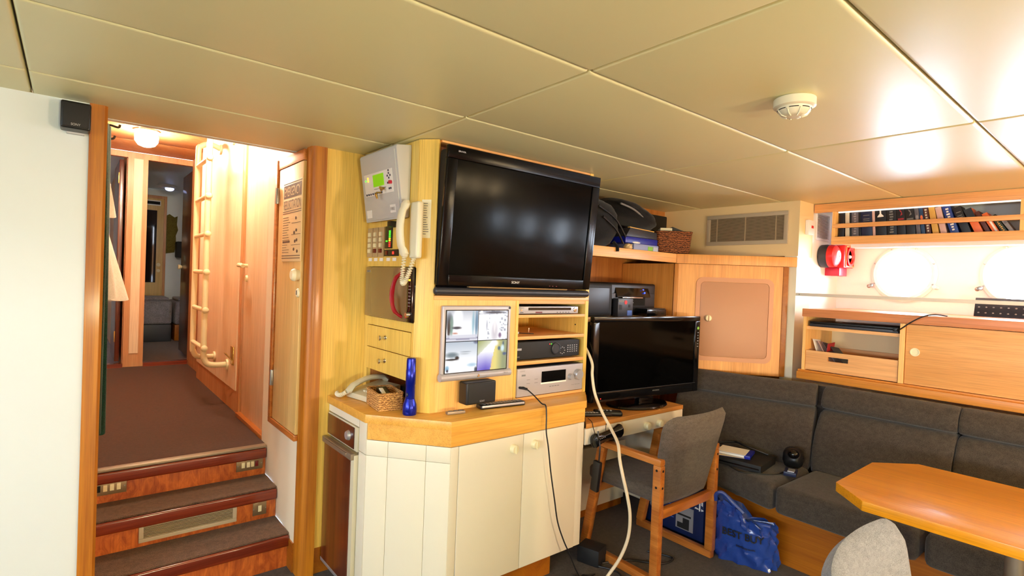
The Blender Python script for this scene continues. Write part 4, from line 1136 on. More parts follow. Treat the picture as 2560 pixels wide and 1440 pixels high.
# ------------------------------------------------------------------ things on the counter
t = thing('desk_telephone', 'pale grey corded desk telephone in the nook corner', 'telephone', (1.08, 2.36, CT))
u0 = Vector((1.017, 2.275, CT)); ang = math.radians(10)
Mt = Matrix.Translation((1.105, 2.36, CT + 0.001)) @ Matrix.Rotation(ang, 4, 'Z')
b = MB(Mt); b.prism([(-0.085, 0.0), (0.10, 0.0), (0.10, 0.06), (-0.085, 0.026)], -0.085, 0.085, 'y', 0.006); b.build('base', 'phone_grey', t)
b = MB(Mt)
for i in range(3):
    for j in range(4): b.box(-0.05 + j * 0.022, -0.036 + j * 0.022, -0.06 + i * 0.022, -0.046 + i * 0.022, 0.03 + j * 0.004, 0.04 + j * 0.0045, 0.002)
b.build('key', 'phone_cream', t)
hs = []
for i in range(17):
    u = i / 16; yy = 0.045; x = -0.105 + u * 0.225
    bow = math.sin(PI * u); end = max(0, abs(u - 0.5) * 2 - 0.6) / 0.4
    z = 0.040 + u * 0.032 + 0.026 * bow; r1 = (0.012 + 0.006 * end) * (0.6 if i in (0, 16) else 1); r2 = (0.020 + 0.006 * end) * (0.6 if i in (0, 16) else 1)
    zz = z - (0.008 if end > 0.4 else 0)
    hs.append([(x, yy + r2 * math.cos(a), zz + r1 * math.sin(a)) for a in [2 * PI * k / 14 for k in range(14)]])
MB(Mt).sweep(hs).build('handset', 'phone_grey', t)
P = [Mt @ Vector(p) for p in ((-0.108, 0.045, 0.03), (-0.12, 0.07, 0.014), (-0.12, 0.10, 0.012), (-0.105, 0.125, 0.012))]
P[3].y = min(P[3].y, 2.478); P[2].y = min(P[2].y, 2.47)
coil(P, 0.008, 0.0028, 16).build('coiled_cord', 'phone_cream', t)
tag(MB(Matrix.Translation((1.285, 2.26, CT + 0.001)) @ Matrix.Rotation(0.2, 4, 'Z')).box(-0.05, 0.05, -0.09, 0.09, 0, 0.05, 0.006).build('black_case', 'charcoal'), 'dark flat case behind the basket under the drawers', 'case')

t = thing('small_basket', 'woven tan basket on the worktop between the telephone and the blue torch', 'basket', (1.078, 2.17, CT))
Mb = Matrix.Translation((1.075, 2.168, CT + 0.001)) @ Matrix.Rotation(math.radians(-8), 4, 'Z')
def basket(b, w, l, h, th, flare=0.0, n=6, rr=0.012):
    rings = []
    for (k, z, ins) in ((0, 0, 0), (0, h * 0.5, 0), (0, h, 0), (0, h, th), (0, th, th)):
        f = flare * z / h
        rings.append([(x, y, z) for x, y in rounded(-w / 2 - f + ins, w / 2 + f - ins, -l / 2 - f + ins, l / 2 + f - ins, max(0.003, rr - ins * 0.5))])
    return b.sweep(rings)
b = MB(Mb); basket(b, 0.112, 0.178, 0.070, 0.006); b.build('basket_body', 'wicker_tan', t)
rim = [Vector((x, y, 0.070)) for x, y in rounded(-0.054, 0.054, -0.087, 0.087, 0.012)]
MB(Mb).tube(rim, 0.0048, 8, closed=True).build('rim', 'wicker_tan', t)
t2 = thing('pager', 'black gadget with a white end lying in the tan basket', 'gadget', tuple(Mb @ Vector((-0.01, -0.02, 0.05))))
Mg = Mb @ Matrix.Translation((-0.01, -0.025, 0.058)) @ Matrix.Rotation(0.3, 4, 'X')
MB(Mg).box(-0.022, 0.022, -0.05, 0.05, -0.012, 0.012, 0.005).build('body', 'black_plastic', t2)
MB(Mg).box(-0.018, 0.0, -0.046, 0.03, 0.0115, 0.0155, 0.002).build('end_plate', 'white_plastic', t2)
tag(MB(Mb).ell((0.018, 0.035, 0.040), (0.022, 0.03, 0.028), 12, 8).build('crumpled_wrapper', 'book_brown'), 'brown crumpled wrapper at the back of the tan basket', 'wrapper')

t = thing('torch', 'tall metallic blue torch standing on its head at the cabinet edge', 'torch', (1.128, 1.985, CT))
cx, cy = 1.100, 1.987
MB().lathe([(0.0, 0.0), (0.027, 0.0), (0.029, 0.004), (0.030, 0.025), (0.028, 0.042), (0.021, 0.062), (0.020, 0.066)], (cx, cy, CT + 0.0005), (0, 0, 1), 32).build('head', 'blue_metal', t)
MB().lathe([(0.0195, 0.066), (0.0195, 0.125), (0.0205, 0.127), (0.0205, 0.185), (0.0195, 0.187), (0.0195, 0.222), (0.0185, 0.228), (0.0185, 0.233), (0.014, 0.236), (0, 0.236)], (cx, cy, CT), (0, 0, 1), 32).build('barrel', 'blue_metal', t)
MB().ell((cx - 0.018, cy - 0.006, CT + 0.085), (0.005, 0.007, 0.010), 12, 8).build('switch_button', 'navy', t)

t = thing('remote_control', 'long black remote control on the worktop below the receiver', 'remote', (1.52, 1.905, CT))
Mr = Matrix.Translation((1.518, 1.905, CT + 0.001)) @ Matrix.Rotation(math.radians(-6), 4, 'Z')
MB(Mr).box(-0.118, 0.118, -0.024, 0.024, 0, 0.020, 0.008, 3).build('body', 'black_plastic', t)
MB(Mr).box(-0.112, 0.112, -0.0245, -0.019, 0.007, 0.017, 0.002).build('side_trim', 'silver', t)
b = MB(Mr)
for i in range(11):
    for j in range(3): b.box(-0.10 + i * 0.018, -0.09 + i * 0.018, -0.014 + j * 0.011, -0.008 + j * 0.011, 0.0195, 0.0215)
b.build('button', 'grey_print', t)
t = thing('small_remote', 'stubby grey remote at the left of the worktop front', 'remote', (1.268, 1.895, CT))
Mr = Matrix.Translation((1.268, 1.898, CT + 0.001)) @ Matrix.Rotation(math.radians(-8), 4, 'Z')
MB(Mr).box(-0.042, 0.042, -0.012, 0.012, 0, 0.013, 0.004).build('body', 'alu_dull', t)
b = MB(Mr)
for i in range(3): b.box(-0.03 + i * 0.022, -0.016 + i * 0.022, -0.006, 0.006, 0.0125, 0.0145)
b.build('button', 'grey_print', t)

# headphone lead from the receiver to the floor, hanging past the cabinet front
t = thing('headphone_lead', 'thin black lead hanging from the receiver front down to the floor', 'cable', (1.7, 1.77, 0))
MB().tube([(1.665, 1.943, 0.905), (1.68, 1.935, 0.905), (1.697, 1.89, 0.878), (1.696, 1.83, 0.850), (1.688, 1.792, 0.8475), (1.680, 1.776, 0.80), (1.677, 1.770, 0.735), (1.689, 1.765, 0.663), (1.708, 1.763, 0.55), (1.738, 1.762, 0.416), (1.764, 1.762, 0.307), (1.798, 1.755, 0.219), (1.832, 1.745, 0.148), (1.89, 1.73, 0.03), (1.94, 1.72, 0.006), (2.0, 1.73, 0.005)], 0.0032, 8, sm=6).build('lead', 'cable_black', t)
MB().tube([(1.655, 1.9425, 0.906), (1.662, 1.925, 0.906), (1.678, 1.912, 0.902)], 0.006, 10).build('plug', 'black_plastic', t)
# ------------------------------------------------------------------ desk alcove
t = thing('desk', 'built-in desk with white drawer fronts under the smaller television', 'desk', (2.45, 2.1, 0))
DZ = 0.722
MB().prism([(1.972, 1.80), (2.80, 1.80), (2.80, 2.528), (2.122, 2.528), (2.122, 1.952)], DZ - 0.024, DZ, b=0.003).build('desktop', 'desk_wood', t)
MB().box(2.785, 2.80, 1.83, 2.52, 0.08, DZ - 0.025).build('end_panel', 'white_laminate', t)
MB().prism([(2.10, 1.96), (2.122, 1.96), (2.122, 2.52), (2.118, 2.52)], 0.08, DZ - 0.025).build('end_panel', 'white_laminate', t)
MB().box(2.122, 2.785, 2.50, 2.52, 0.08, DZ - 0.025).build('back_panel', 'white_laminate', t)
MB().box(2.122, 2.785, 2.20, 2.22, 0.05, 0.42).build('kick_panel', 'white_laminate', t)
MB().box(2.0, 2.785, 2.215, 2.23, 0.0, 0.09).build('kick_board', 'plinth_wood', t)
for i, (x0_, x1_) in enumerate(((1.972, 2.245), (2.248, 2.798))):
    d = MB().box(x0_, x1_, 1.802, 1.82, 0.618, DZ - 0.025, 0.0015).build('drawer', 'white_laminate', t)
    if i:
        for kx in (2.452, 2.565):
            MB().lathe([(0, 0.028), (0.017, 0.026), (0.021, 0.018), (0.018, 0.0)], (kx, 1.802, 0.648), (0, -1, 0), 22).build('knob', 'ivory', d)
t = thing('desk_television', 'black television on a round foot on the desk, its front facing the room', 'television', (2.60, 1.94, DZ))
rz = math.radians(-6)
Mt = Matrix.Translation((2.615, 1.925, DZ + 0.0005)) @ Matrix.Rotation(rz, 4, 'Z')
b = MB(Mt); W2, Z0, Z1 = 0.442, 0.045, 0.512
b.box(-W2 + 0.02, W2 - 0.02, 0.012, 0.075, Z0 + 0.03, Z1 - 0.03, 0.02, 3); b.build('rear_housing', 'black_matt', t)
b = MB(Mt); b.box(-W2, W2, -0.012, 0.02, Z1 - 0.03, Z1, 0.006).box(-W2, -W2 + 0.045, -0.012, 0.02, Z0, Z1 - 0.03, 0.006).box(W2 - 0.045, W2, -0.012, 0.02, Z0, Z1 - 0.03, 0.006).box(-W2 + 0.045, W2 - 0.045, -0.012, 0.02, Z0, Z0 + 0.055, 0.006)
b.build('bezel', 'black_gloss', t)
MB(Mt).box(-W2 + 0.043, W2 - 0.043, -0.006, 0.01, Z0 + 0.054, Z1 - 0.029).build('screen', 'screen_dark', t)
MB(Mt).box(-W2 + 0.03, W2 - 0.03, -0.0135, -0.011, Z0 + 0.054, Z0 + 0.057).build('trim_line', 'charcoal', t)
b = MB(Mt)
for i, k in enumerate(range(6)): b.cbox((W2 - 0.02, -0.0125, 0.41 - i * 0.017), (0.012, 0.003, 0.006), 0.001)
b.build('button', 'grey_print', t)
MB(Mt).ell((W2 - 0.02, -0.0125, 0.438), (0.009, 0.003, 0.010), 12, 8).build('power_badge', 'lime', t)
MB(Mt).ell((-W2 + 0.07, -0.012, Z0 + 0.02), (0.003, 0.002, 0.003), 8, 6).build('indicator', 'led_red', t)
text('logo_lettering', 'HYUNDAI', Mt @ Vector((0.06, -0.0135, Z0 + 0.035)), Mt.to_3x3() @ Vector((1, 0, 0)), (0, 0, 1), 0.008, 'grey_print', t, width=0.055)
b = MB(Mt); b.box(-0.06, 0.06, -0.0, 0.04, 0.012, 0.07, 0.01); b.build('neck', 'black_gloss', t)
prof = [(0.0, 0.0), (0.19, 0.0), (0.196, 0.006), (0.19, 0.014), (0.12, 0.020), (0, 0.022)]
b = MB(Mt @ Matrix.Translation((-0.06, 0.02, 0)) @ Matrix.Diagonal((1.05, 0.72, 1, 1))); b.lathe(prof, (0, 0, 0), (0, 0, 1), 40); b.build('foot', 'black_gloss', t)

t = thing('tower_speaker', 'tall black speaker column between the ash cabinet and the desk television', 'speaker', (2.16, 2.12, DZ))
MB().box(2.135, 2.185, 2.04, 2.17, DZ + 0.001, 1.19, 0.006).build('cabinet', 'black_matt', t)
MB().box(2.14, 2.18, 2.036, 2.042, DZ + 0.02, 1.17, 0.002).build('grille', 'black_cloth', t)
t = thing('game_remote', 'black remote with pale keys at the left end of the desk', 'remote', (2.12, 1.885, DZ))
Mr = Matrix.Translation((2.135, 1.895, DZ + 0.001)) @ Matrix.Rotation(math.radians(-28), 4, 'Z')
MB(Mr).box(-0.09, 0.09, -0.026, 0.026, 0, 0.018, 0.008, 3).build('body', 'black_plastic', t)
b = MB(Mr)
for i in range(6):
    for j in range(3): b.box(-0.075 + i * 0.016, -0.064 + i * 0.016, -0.015 + j * 0.011, -0.007 + j * 0.011, 0.0175, 0.0195)
b.build('button', 'silver', t)
t = thing('game_controller', 'black gadget beside the remote at the desk front', 'gadget', (2.20, 1.85, DZ))
Mr = Matrix.Translation((2.205, 1.865, DZ + 0.001)) @ Matrix.Rotation(math.radians(-40), 4, 'Z')
MB(Mr).box(-0.075, 0.075, -0.028, 0.028, 0, 0.026, 0.012, 3).build('body', 'black_plastic', t)
b = MB(Mr)
for i in range(4): b.box(-0.05 + i * 0.02, -0.04 + i * 0.02, -0.012, 0.012, 0.0255, 0.0275)
b.build('button', 'silver', t)
t = thing('hanging_handset', 'black dumb-bell shaped handset hanging on the desk front', 'handset', (2.08, 1.775, 0.64))
hs = []
c0 = Vector((1.993, 1.772, 0.640)); c1 = Vector((2.205, 1.772, 0.668))
for i in range(25):
    u = i / 24; e = abs(u - 0.5) * 2; r = 0.021 + 0.008 * max(0, (e - 0.45) / 0.4) ** 1.2 if e < 0.85 else 0.029 * max(0.25, math.sqrt(max(0.02, 1 - ((e - 0.85) / 0.155) ** 2)))
    c = c0.lerp(c1, u)
    hs.append([(c.x, c.y + r * math.cos(a), c.z + r * 1.25 * math.sin(a)) for a in [2 * PI * k / 16 for k in range(16)]])
MB().sweep(hs).build('receiver', 'black_gloss', t)
b = MB()
for i in range(4): b.ell((2.02 + i * 0.011, 1.746, 0.656 + i * 0.0015), (0.003, 0.002, 0.002), 8, 6)
b.build('button', 'silver', t)
MB().tube([(2.01, 1.77, 0.668), (2.015, 1.792, 0.70), (2.012, 1.80, 0.727), (2.05, 1.86, 0.727)], 0.002, 6, sm=6).tube([(2.09, 1.775, 0.672), (2.11, 1.792, 0.70), (2.125, 1.797, 0.728), (2.15, 1.84, 0.728)], 0.002, 6, sm=6).build('lead', 'cable_black', t)
t = thing('white_cable', 'long cream cable arching from behind the desk television down to the floor', 'cable', (2.15, 1.7, 0))
MB().tube([(2.16, 2.034, 1.09), (2.155, 1.99, 1.06), (2.14, 1.93, 0.992), (2.112, 1.90, 0.935), (2.093, 1.86, 0.850), (2.073, 1.79, 0.772), (2.055, 1.71, 0.705), (2.01, 1.63, 0.663), (1.966, 1.58, 0.61), (1.955, 1.55, 0.548), (1.980, 1.54, 0.454), (2.006, 1.54, 0.356), (2.024, 1.56, 0.242), (2.01, 1.59, 0.14), (1.979, 1.62, 0.067), (1.93, 1.63, 0.02), (1.86, 1.62, 0.009), (1.80, 1.60, 0.009)], 0.0075, 10, sm=7).build('lead', 'cable_white', t)
MB().tube([(1.805, 1.60, 0.0115), (1.76, 1.595, 0.0115)], [0.011, 0.011], 10).build('plug', 'chrome', t)

# shelf running along the back and turning across the corner cabinet
SZ = 1.627
t = thing('corner_shelf', 'high ash shelf over the desk that turns across the corner cabinet', 'shelf', (2.7, 2.3, SZ))
MB().prism([(2.122, 2.083), (3.072, 2.083), (3.566, 1.528), (3.566, 2.527), (2.122, 2.527)], SZ - 0.03, SZ - 0.001).build('board', 'ash_h', t)
MB().prism([(2.122, 2.068), (3.065, 2.068), (3.075, 2.083), (2.122, 2.083)], SZ - 0.058, SZ + 0.002, b=0.003).build('front_lip', 'ash_h', t)
q0, q1 = Vector((3.067, 2.068)), Vector((3.563, 1.518)); qn = Vector((q1.y - q0.y, -(q1.x - q0.x))).normalized(); qn = qn if qn.y < 0 else -qn
MB().prism([tuple(q0), tuple(q1), tuple(q1 - qn * 0.015), tuple(q0 - qn * 0.015)], SZ - 0.06, SZ + 0.002, b=0.003).build('front_lip', 'cab_wood', t)

t = thing('corner_cabinet', 'diagonal corner cabinet with a rounded tan door and round knob', 'cabinet', (3.3, 1.95, 0.86))
p0, p1 = Vector((3.085, 2.085)), Vector((3.555, 1.565)); pd = (p1 - p0); pn = Vector((pd.y, -pd.x)).normalized(); pn = pn if pn.y < 0 else -pn
PL = pd.length; pu = pd.normalized()
Mc = Matrix((Vector((pu.x, pu.y, 0)), Vector((-pn.x, -pn.y, 0)), Vector((0, 0, 1)))).transposed().to_4x4(); Mc = Matrix.Translation((p0.x, p0.y, 0)) @ Mc
MB(Mc).box(0.02, PL - 0.02, 0.0, 0.018, 0.862, SZ - 0.061).build('front_panel', 'cab_wood', t)
MB(Mc).box(-0.006, 0.019, -0.004, 0.02, 0.862, SZ - 0.061, 0.003).build('stile', 'teak', t)
MB(Mc).box(PL - 0.033, PL - 0.001, -0.006, 0.02, 0.862, SZ - 0.061, 0.003).build('stile', 'plinth_wood', t)
MB().prism([(3.085, 2.10), (3.10, 2.10), (3.10, 2.526), (3.085, 2.526)], 0.862, SZ - 0.061).build('side_panel', 'cab_wood', t)
ua, ub = 0.135, 0.615; za, zb = 0.94, 1.484
b = MB(Mc); ro = rounded(ua, ub, za, zb, 0.045); ri = rounded(ua + 0.028, ub - 0.028, za + 0.028, zb - 0.028, 0.03)
n = len(ro); vs = [(p[0], -0.007, p[1]) for p in ro] + [(p[0], -0.007, p[1]) for p in ri] + [(p[0], 0.0, p[1]) for p in ro] + [(p[0], -0.0005, p[1]) for p in ri]
fs = []
for i in range(n):
    j = (i + 1) % n; fs += [[i, j, n + j, n + i], [j, i, 2 * n + i, 2 * n + j], [n + i, n + j, 3 * n + j, 3 * n + i]]
b.add(vs, fs); b.build('door_frame', 'cab_frame', t, recalc=True)
d = MB(Mc).prism(rounded(ua + 0.0295, ub - 0.0295, za + 0.0295, zb - 0.0295, 0.028), -0.0055, -0.0005, 'y', 0.001).build('door', 'cab_door', t)
MB(Mc).lathe([(0, 0.022), (0.017, 0.020), (0.021, 0.014), (0.021, 0.0)], (0.218, -0.0055, 1.217), (0, -1, 0), 26).build('knob', 'ivory', d)
MB(Mc).box(0.2155, 0.2205, -0.0285, -0.026, 1.199, 1.235).build('knob_groove', 'plinth_wood', d)
tag(MB().lathe([(0, -0.004), (0.03, -0.004), (0.033, 0)], (3.66, 1.62, 1.638), (0, 0, 1), 24).build('downlight', 'chrome'), 'little round downlight under the cream bulkhead', 'lamp')

# printer on the middle shelf
PZ = 1.222
t = thing('printer_shelf', 'short ash shelf carrying the printer behind the desk television', 'shelf', (2.6, 2.3, PZ - 0.025))
MB().box(2.122, 3.08, 2.085, 2.527, PZ - 0.026, PZ - 0.001, 0.002).build('board', 'ash_h', t)
t = thing('printer', 'black printer with a tilted control screen on the shelf behind the desk television', 'printer', (2.75, 2.3, PZ))
MB().box(2.50, 2.985, 2.16, 2.50, PZ, 1.425, 0.018, 3).build('case', 'black_plastic', t)
MB().box(2.52, 2.965, 2.152, 2.162, PZ + 0.055, 1.36, 0.006).build('front_panel', 'charcoal', t)
f = MB().bar((2.74, 2.145, 1.335), (2.74, 2.175, 1.418), 0.33, 0.012, 0.003, (0, -1, 0)).build('control_screen', 'black_gloss', t)
MB().bar((2.62, 2.139, 1.3335), (2.82, 2.139, 1.3335), 0.008, 0.006, 0.002).build('edge_trim', 'chrome', f)
MB().ell((2.845, 2.143, 1.365), (0.008, 0.004, 0.006), 10, 6).ell((2.835, 2.147, 1.385), (0.006, 0.004, 0.004), 10, 6).build('indicator', 'led_blue', f)
MB().box(2.60, 2.86, 2.149, 2.156, PZ + 0.062, PZ + 0.13).build('paper_slot', 'hole_dark', t)
MB().box(2.63, 2.74, 2.146, 2.15, 1.30, 1.304).box(2.63, 2.73, 2.146, 2.15, 1.285, 1.287).build('legend', 'silver', t)
MB().box(2.77, 2.97, 2.06, 2.17, PZ, PZ + 0.045, 0.006).build('output_tray', 'black_gloss', t)
MB().box(2.775, 2.965, 2.066, 2.15, PZ + 0.0455, PZ + 0.0485, 0.001).build('tray_lid', 'charcoal', t)
t = thing('ink_box', 'small charcoal box with a red mark standing before the printer', 'box', (2.60, 2.11, PZ))
MB().box(2.525, 2.665, 2.09, 2.13, PZ + 0.0005, PZ + 0.108, 0.002).build('carton', 'charcoal', t)
MB().lathe([(0, 0.001), (0.013, 0.001), (0.013, 0)], (2.595, 2.0895, 1.307), (0, -1, 0), 20).build('mark', 'red_plastic', t)
MB().box(2.612, 2.655, 2.0885, 2.0905, PZ + 0.006, PZ + 0.036).build('mark', 'mid_blue', t)
b = MB(); b.box(2.53, 2.58, 2.0885, 2.0905, PZ + 0.085, PZ + 0.098); b.build('mark', 'grey_print', t)
MB().box(2.535, 2.56, 2.0885, 2.0905, PZ + 0.04, PZ + 0.07).box(2.622, 2.638, 2.0885, 2.0905, PZ + 0.055, PZ + 0.072).build('mark', 'ink', t)
t = thing('set_top_box', 'black box unit filling the shelf left of the printer', 'set-top box', (2.31, 2.2, PZ))
MB().box(2.20, 2.488, 2.10, 2.46, PZ, 1.418, 0.02, 3).build('case', 'black_matt', t)
MB().box(2.24, 2.45, 2.095, 2.101, PZ + 0.02, 1.39, 0.002).build('front_panel', 'black_plastic', t)

# bags and boxes on the high shelf
def lump(name, label, cat, mat, c, r, seed, amp=0.12, flat=None, rot=None, n=26, m=18, sq=2.6):
    """soft stuffed shape: rounded block with creases"""
    rnd = random.Random(seed); ph = [(rnd.uniform(2, 6), rnd.uniform(2, 6), rnd.uniform(0, 6)) for _ in range(5)]
    vs = []; rows = []; fs = []
    for j in range(m + 1):
        la = -PI / 2 + PI * j / m
        row = []
        for i in range(n if 0 < j < m else 1):
            lo = 2 * PI * i / n
            d = Vector((math.cos(la) * math.cos(lo), math.cos(la) * math.sin(lo), math.sin(la)))
            k = (abs(d.x) ** sq + abs(d.y) ** sq + abs(d.z) ** sq) ** (-1 / sq)
            w = 1 + amp * sum(math.sin(a * d.x * 2 + p) * math.sin(b_ * d.z * 2 + p * 1.7 + d.y * 3) for a, b_, p in ph) / 5
            p = Vector((d.x * r[0], d.y * r[1], d.z * r[2])) * k * w
            if rot is not None: p = rot @ p
            p = p + Vector(c)
            if flat is not None and p.z < flat: p.z = flat
            row.append(len(vs)); vs.append(p)
        rows.append(row)
    for A, B in zip(rows, rows[1:]):
        for k in range(n):
            k2 = (k + 1) % n
            if len(A) == 1: fs.append([A[0], B[k2], B[k]])
            elif len(B) == 1: fs.append([A[k], A[k2], B[0]])
            else: fs.append([A[k], A[k2], B[k2], B[k]])
    b = MB(); b.add(vs, fs)
    return b
t = thing('laptop_bag', 'big black fabric bag slumped at the left end of the high shelf', 'bag', (2.42, 2.27, SZ))
lump('', '', '', '', (2.385, 2.27, 1.772), (0.215, 0.17, 0.155), 3, 0.10, SZ + 0.003).build('bag_body', 'black_cloth', t, angle=60)
MB().tube([(2.44, 2.075, 1.66), (2.46, 2.066, 1.64), (2.462, 2.060, 1.628), (2.464, 2.060, 1.605)], 0.010, 8).build('strap', 'black_cloth', t)
MB().tube([(2.33, 2.10, 1.86), (2.48, 2.10, 1.80), (2.58, 2.10, 1.70)], 0.006, 8, sm=5).tube([(2.36, 2.09, 1.80), (2.48, 2.095, 1.74), (2.56, 2.10, 1.66)], 0.006, 8, sm=5).build('seam', 'black_plastic', t)
t = thing('camera_bag', 'black padded bag lying on top of the blue box on the high shelf', 'bag', (2.76, 2.30, 1.77))
Rb = Matrix.Rotation(math.radians(14), 3, 'Y')
lump('', '', '', '', (2.785, 2.28, 1.862), (0.235, 0.15, 0.068), 8, 0.10, 1.7775, Rb).build('bag_body', 'black_cloth', t, angle=60)
MB().tube([(2.57, 2.14, 1.905), (2.68, 2.128, 1.88), (2.80, 2.14, 1.84)], 0.006, 8, sm=5).build('zip', 'grey_print', t)
tag(MB().box(3.02, 3.42, 2.40, 2.52, SZ + 0.002, 1.93, 0.012).build('black_box', 'black_matt'), 'square black box at the back of the high shelf beside the padded bag', 'box')
t = thing('pale_blue_box', 'flat pale blue box with a green tag at the shelf edge under the blue one', 'box', (2.80, 2.2, SZ))
MB().box(2.695, 2.945, 2.125, 2.33, SZ + 0.003, SZ + 0.044, 0.002).build('carton', 'pale_blue', t)
MB().box(2.835, 2.885, 2.1235, 2.1255, SZ + 0.008, SZ + 0.034).build('tag', 'lime', t)
MB().box(2.89, 2.935, 2.1235, 2.1255, SZ + 0.008, SZ + 0.034).build('tag', 'silver', t)
t = thing('blue_box', 'royal blue box resting on the pale blue one', 'box', (2.80, 2.22, SZ + 0.045))
MB().box(2.63, 2.955, 2.14, 2.32, SZ + 0.0455, SZ + 0.085, 0.006).build('carton', 'royal_blue', t)
MB().ell((2.735, 2.139, SZ + 0.052), (0.04, 0.003, 0.006), 14, 8).build('label_patch', 'white_print', t)
t = thing('dark_tray', 'dark grey sloping tray with yellow edge between the blue box and the padded bag', 'tray', (2.80, 2.22, SZ + 0.087))
MB().prism([(2.64, SZ + 0.0865), (2.955, SZ + 0.0865), (2.95, SZ + 0.130), (2.68, SZ + 0.142)], 2.145, 2.32, 'y', 0.003).build('tray_body', 'charcoal', t)
MB().bar((2.68, 2.16, SZ + 0.1455), (2.93, 2.16, SZ + 0.1355), 0.02, 0.006, 0.002).build('edge', 'led_yellow' if 0 else 'book_tan', t)
tag(lump('', '', '', '', (2.625, 2.115, SZ + 0.019), (0.026, 0.022, 0.018), 4, 0.3, SZ + 0.003).build('crumpled_paper', 'paper_tan'), 'small crumpled tan paper on the shelf edge by the big black bag', 'paper')
t = thing('brown_basket', 'brown wicker basket on the high shelf against the cream bulkhead', 'basket', (3.12, 2.2, SZ))
Mb = Matrix.Translation((3.20, 2.215, SZ + 0.003)) @ Matrix.Rotation(math.radians(-42), 4, 'Z')
b = MB(Mb); basket(b, 0.215, 0.215, 0.148, 0.008, 0.012, rr=0.02); b.build('basket_body', 'wicker_dark', t)
rim = [Vector((x, y, 0.148)) for x, y in rounded(-0.118, 0.118, -0.118, 0.118, 0.022)]
MB(Mb).tube(rim, 0.007, 8, closed=True).build('rim', 'wicker_dark', t)
for y in (-0.03, 0.03):
    MB(Mb).box(0.1165, 0.1205, y - 0.014, y + 0.014, 0.08, 0.115).build('handle_hole', 'hole_dark', t)
tag(MB(Mb @ Matrix.Rotation(0.35, 4, 'Y')).box(-0.06, 0.06, -0.02, 0.07, 0.135, 0.185, 0.004).build('dark_packet', 'charcoal'), 'dark packet poking out of the brown wicker basket', 'packet')
tag(MB(Mb @ Matrix.Rotation(-0.1, 4, 'X')).box(-0.085, -0.005, -0.085, 0.0, 0.13, 0.172, 0.003).build('paper_bundle', 'paper'), 'pale papers sticking up in the brown wicker basket', 'paper')

# ------------------------------------------------------------------ bookshelf
BX = 3.77
t = thing('bookshelf', 'ash bookshelf under the ceiling with a long retaining rail', 'bookshelf', (3.9, 0.5, 1.72))
BY1, BY0 = 1.40, -0.80
MB().box(BX, BX + 0.022, BY0, 1.515, 1.932, 1.987, 0.002).build('fascia', 'ash_hy', t)
MB().box(BX - 0.004, BX + 0.015, BY0, 1.40, 1.826, 1.853, 0.003).build('rail', 'ash_hy', t)
MB().box(BX - 0.004, BX + 0.018, BY0, 1.405, 1.722, 1.771, 0.005).build('lower_lip', 'ash_hy', t)
MB().box(BX + 0.018, 4.215, BY0, 1.40, 1.735, 1.752).build('shelf_board', 'ash_hy', t)
MB().box(BX + 0.02, 4.0, 1.385, 1.404, 1.752, 1.985).build('end_panel', 'ash_face', t)
MB().box(BX, BX + 0.02, 1.385, 1.404, 1.771, 1.932).build('end_stile', 'ash_face', t)
MB().box(BX, BX + 0.02, 0.495, 0.517, 1.771, 1.932).box(BX + 0.02, 3.99, 0.495, 0.512, 1.752, 1.985).build('partition', 'ash_face', t)
MB().box(3.99, 4.0, BY0, 1.385, 1.752, 1.985).build('back_board', 'grey_paint', t)
MB().box(BX + 0.024, BX + 0.034, BY0, 1.38, 1.924, 1.94, 0.002).build('light_strip', 'shelf_strip', t)
t = thing('under_shelf_fill', 'slim white strip under the bookshelf with an added fill light', 'lamp', (3.80, 0.3, 1.71))  # added strip light that brightens the hull below the books
MB().box(3.79, 3.86, BY0, 1.30, 1.700, 1.7345, 0.006).build('pelmet', 'trim_white', t)
MB().box(3.862, 3.885, BY0 + 0.02, 1.28, 1.705, 1.728, 0.005).build('fill_tube', 'fill_strip', t)

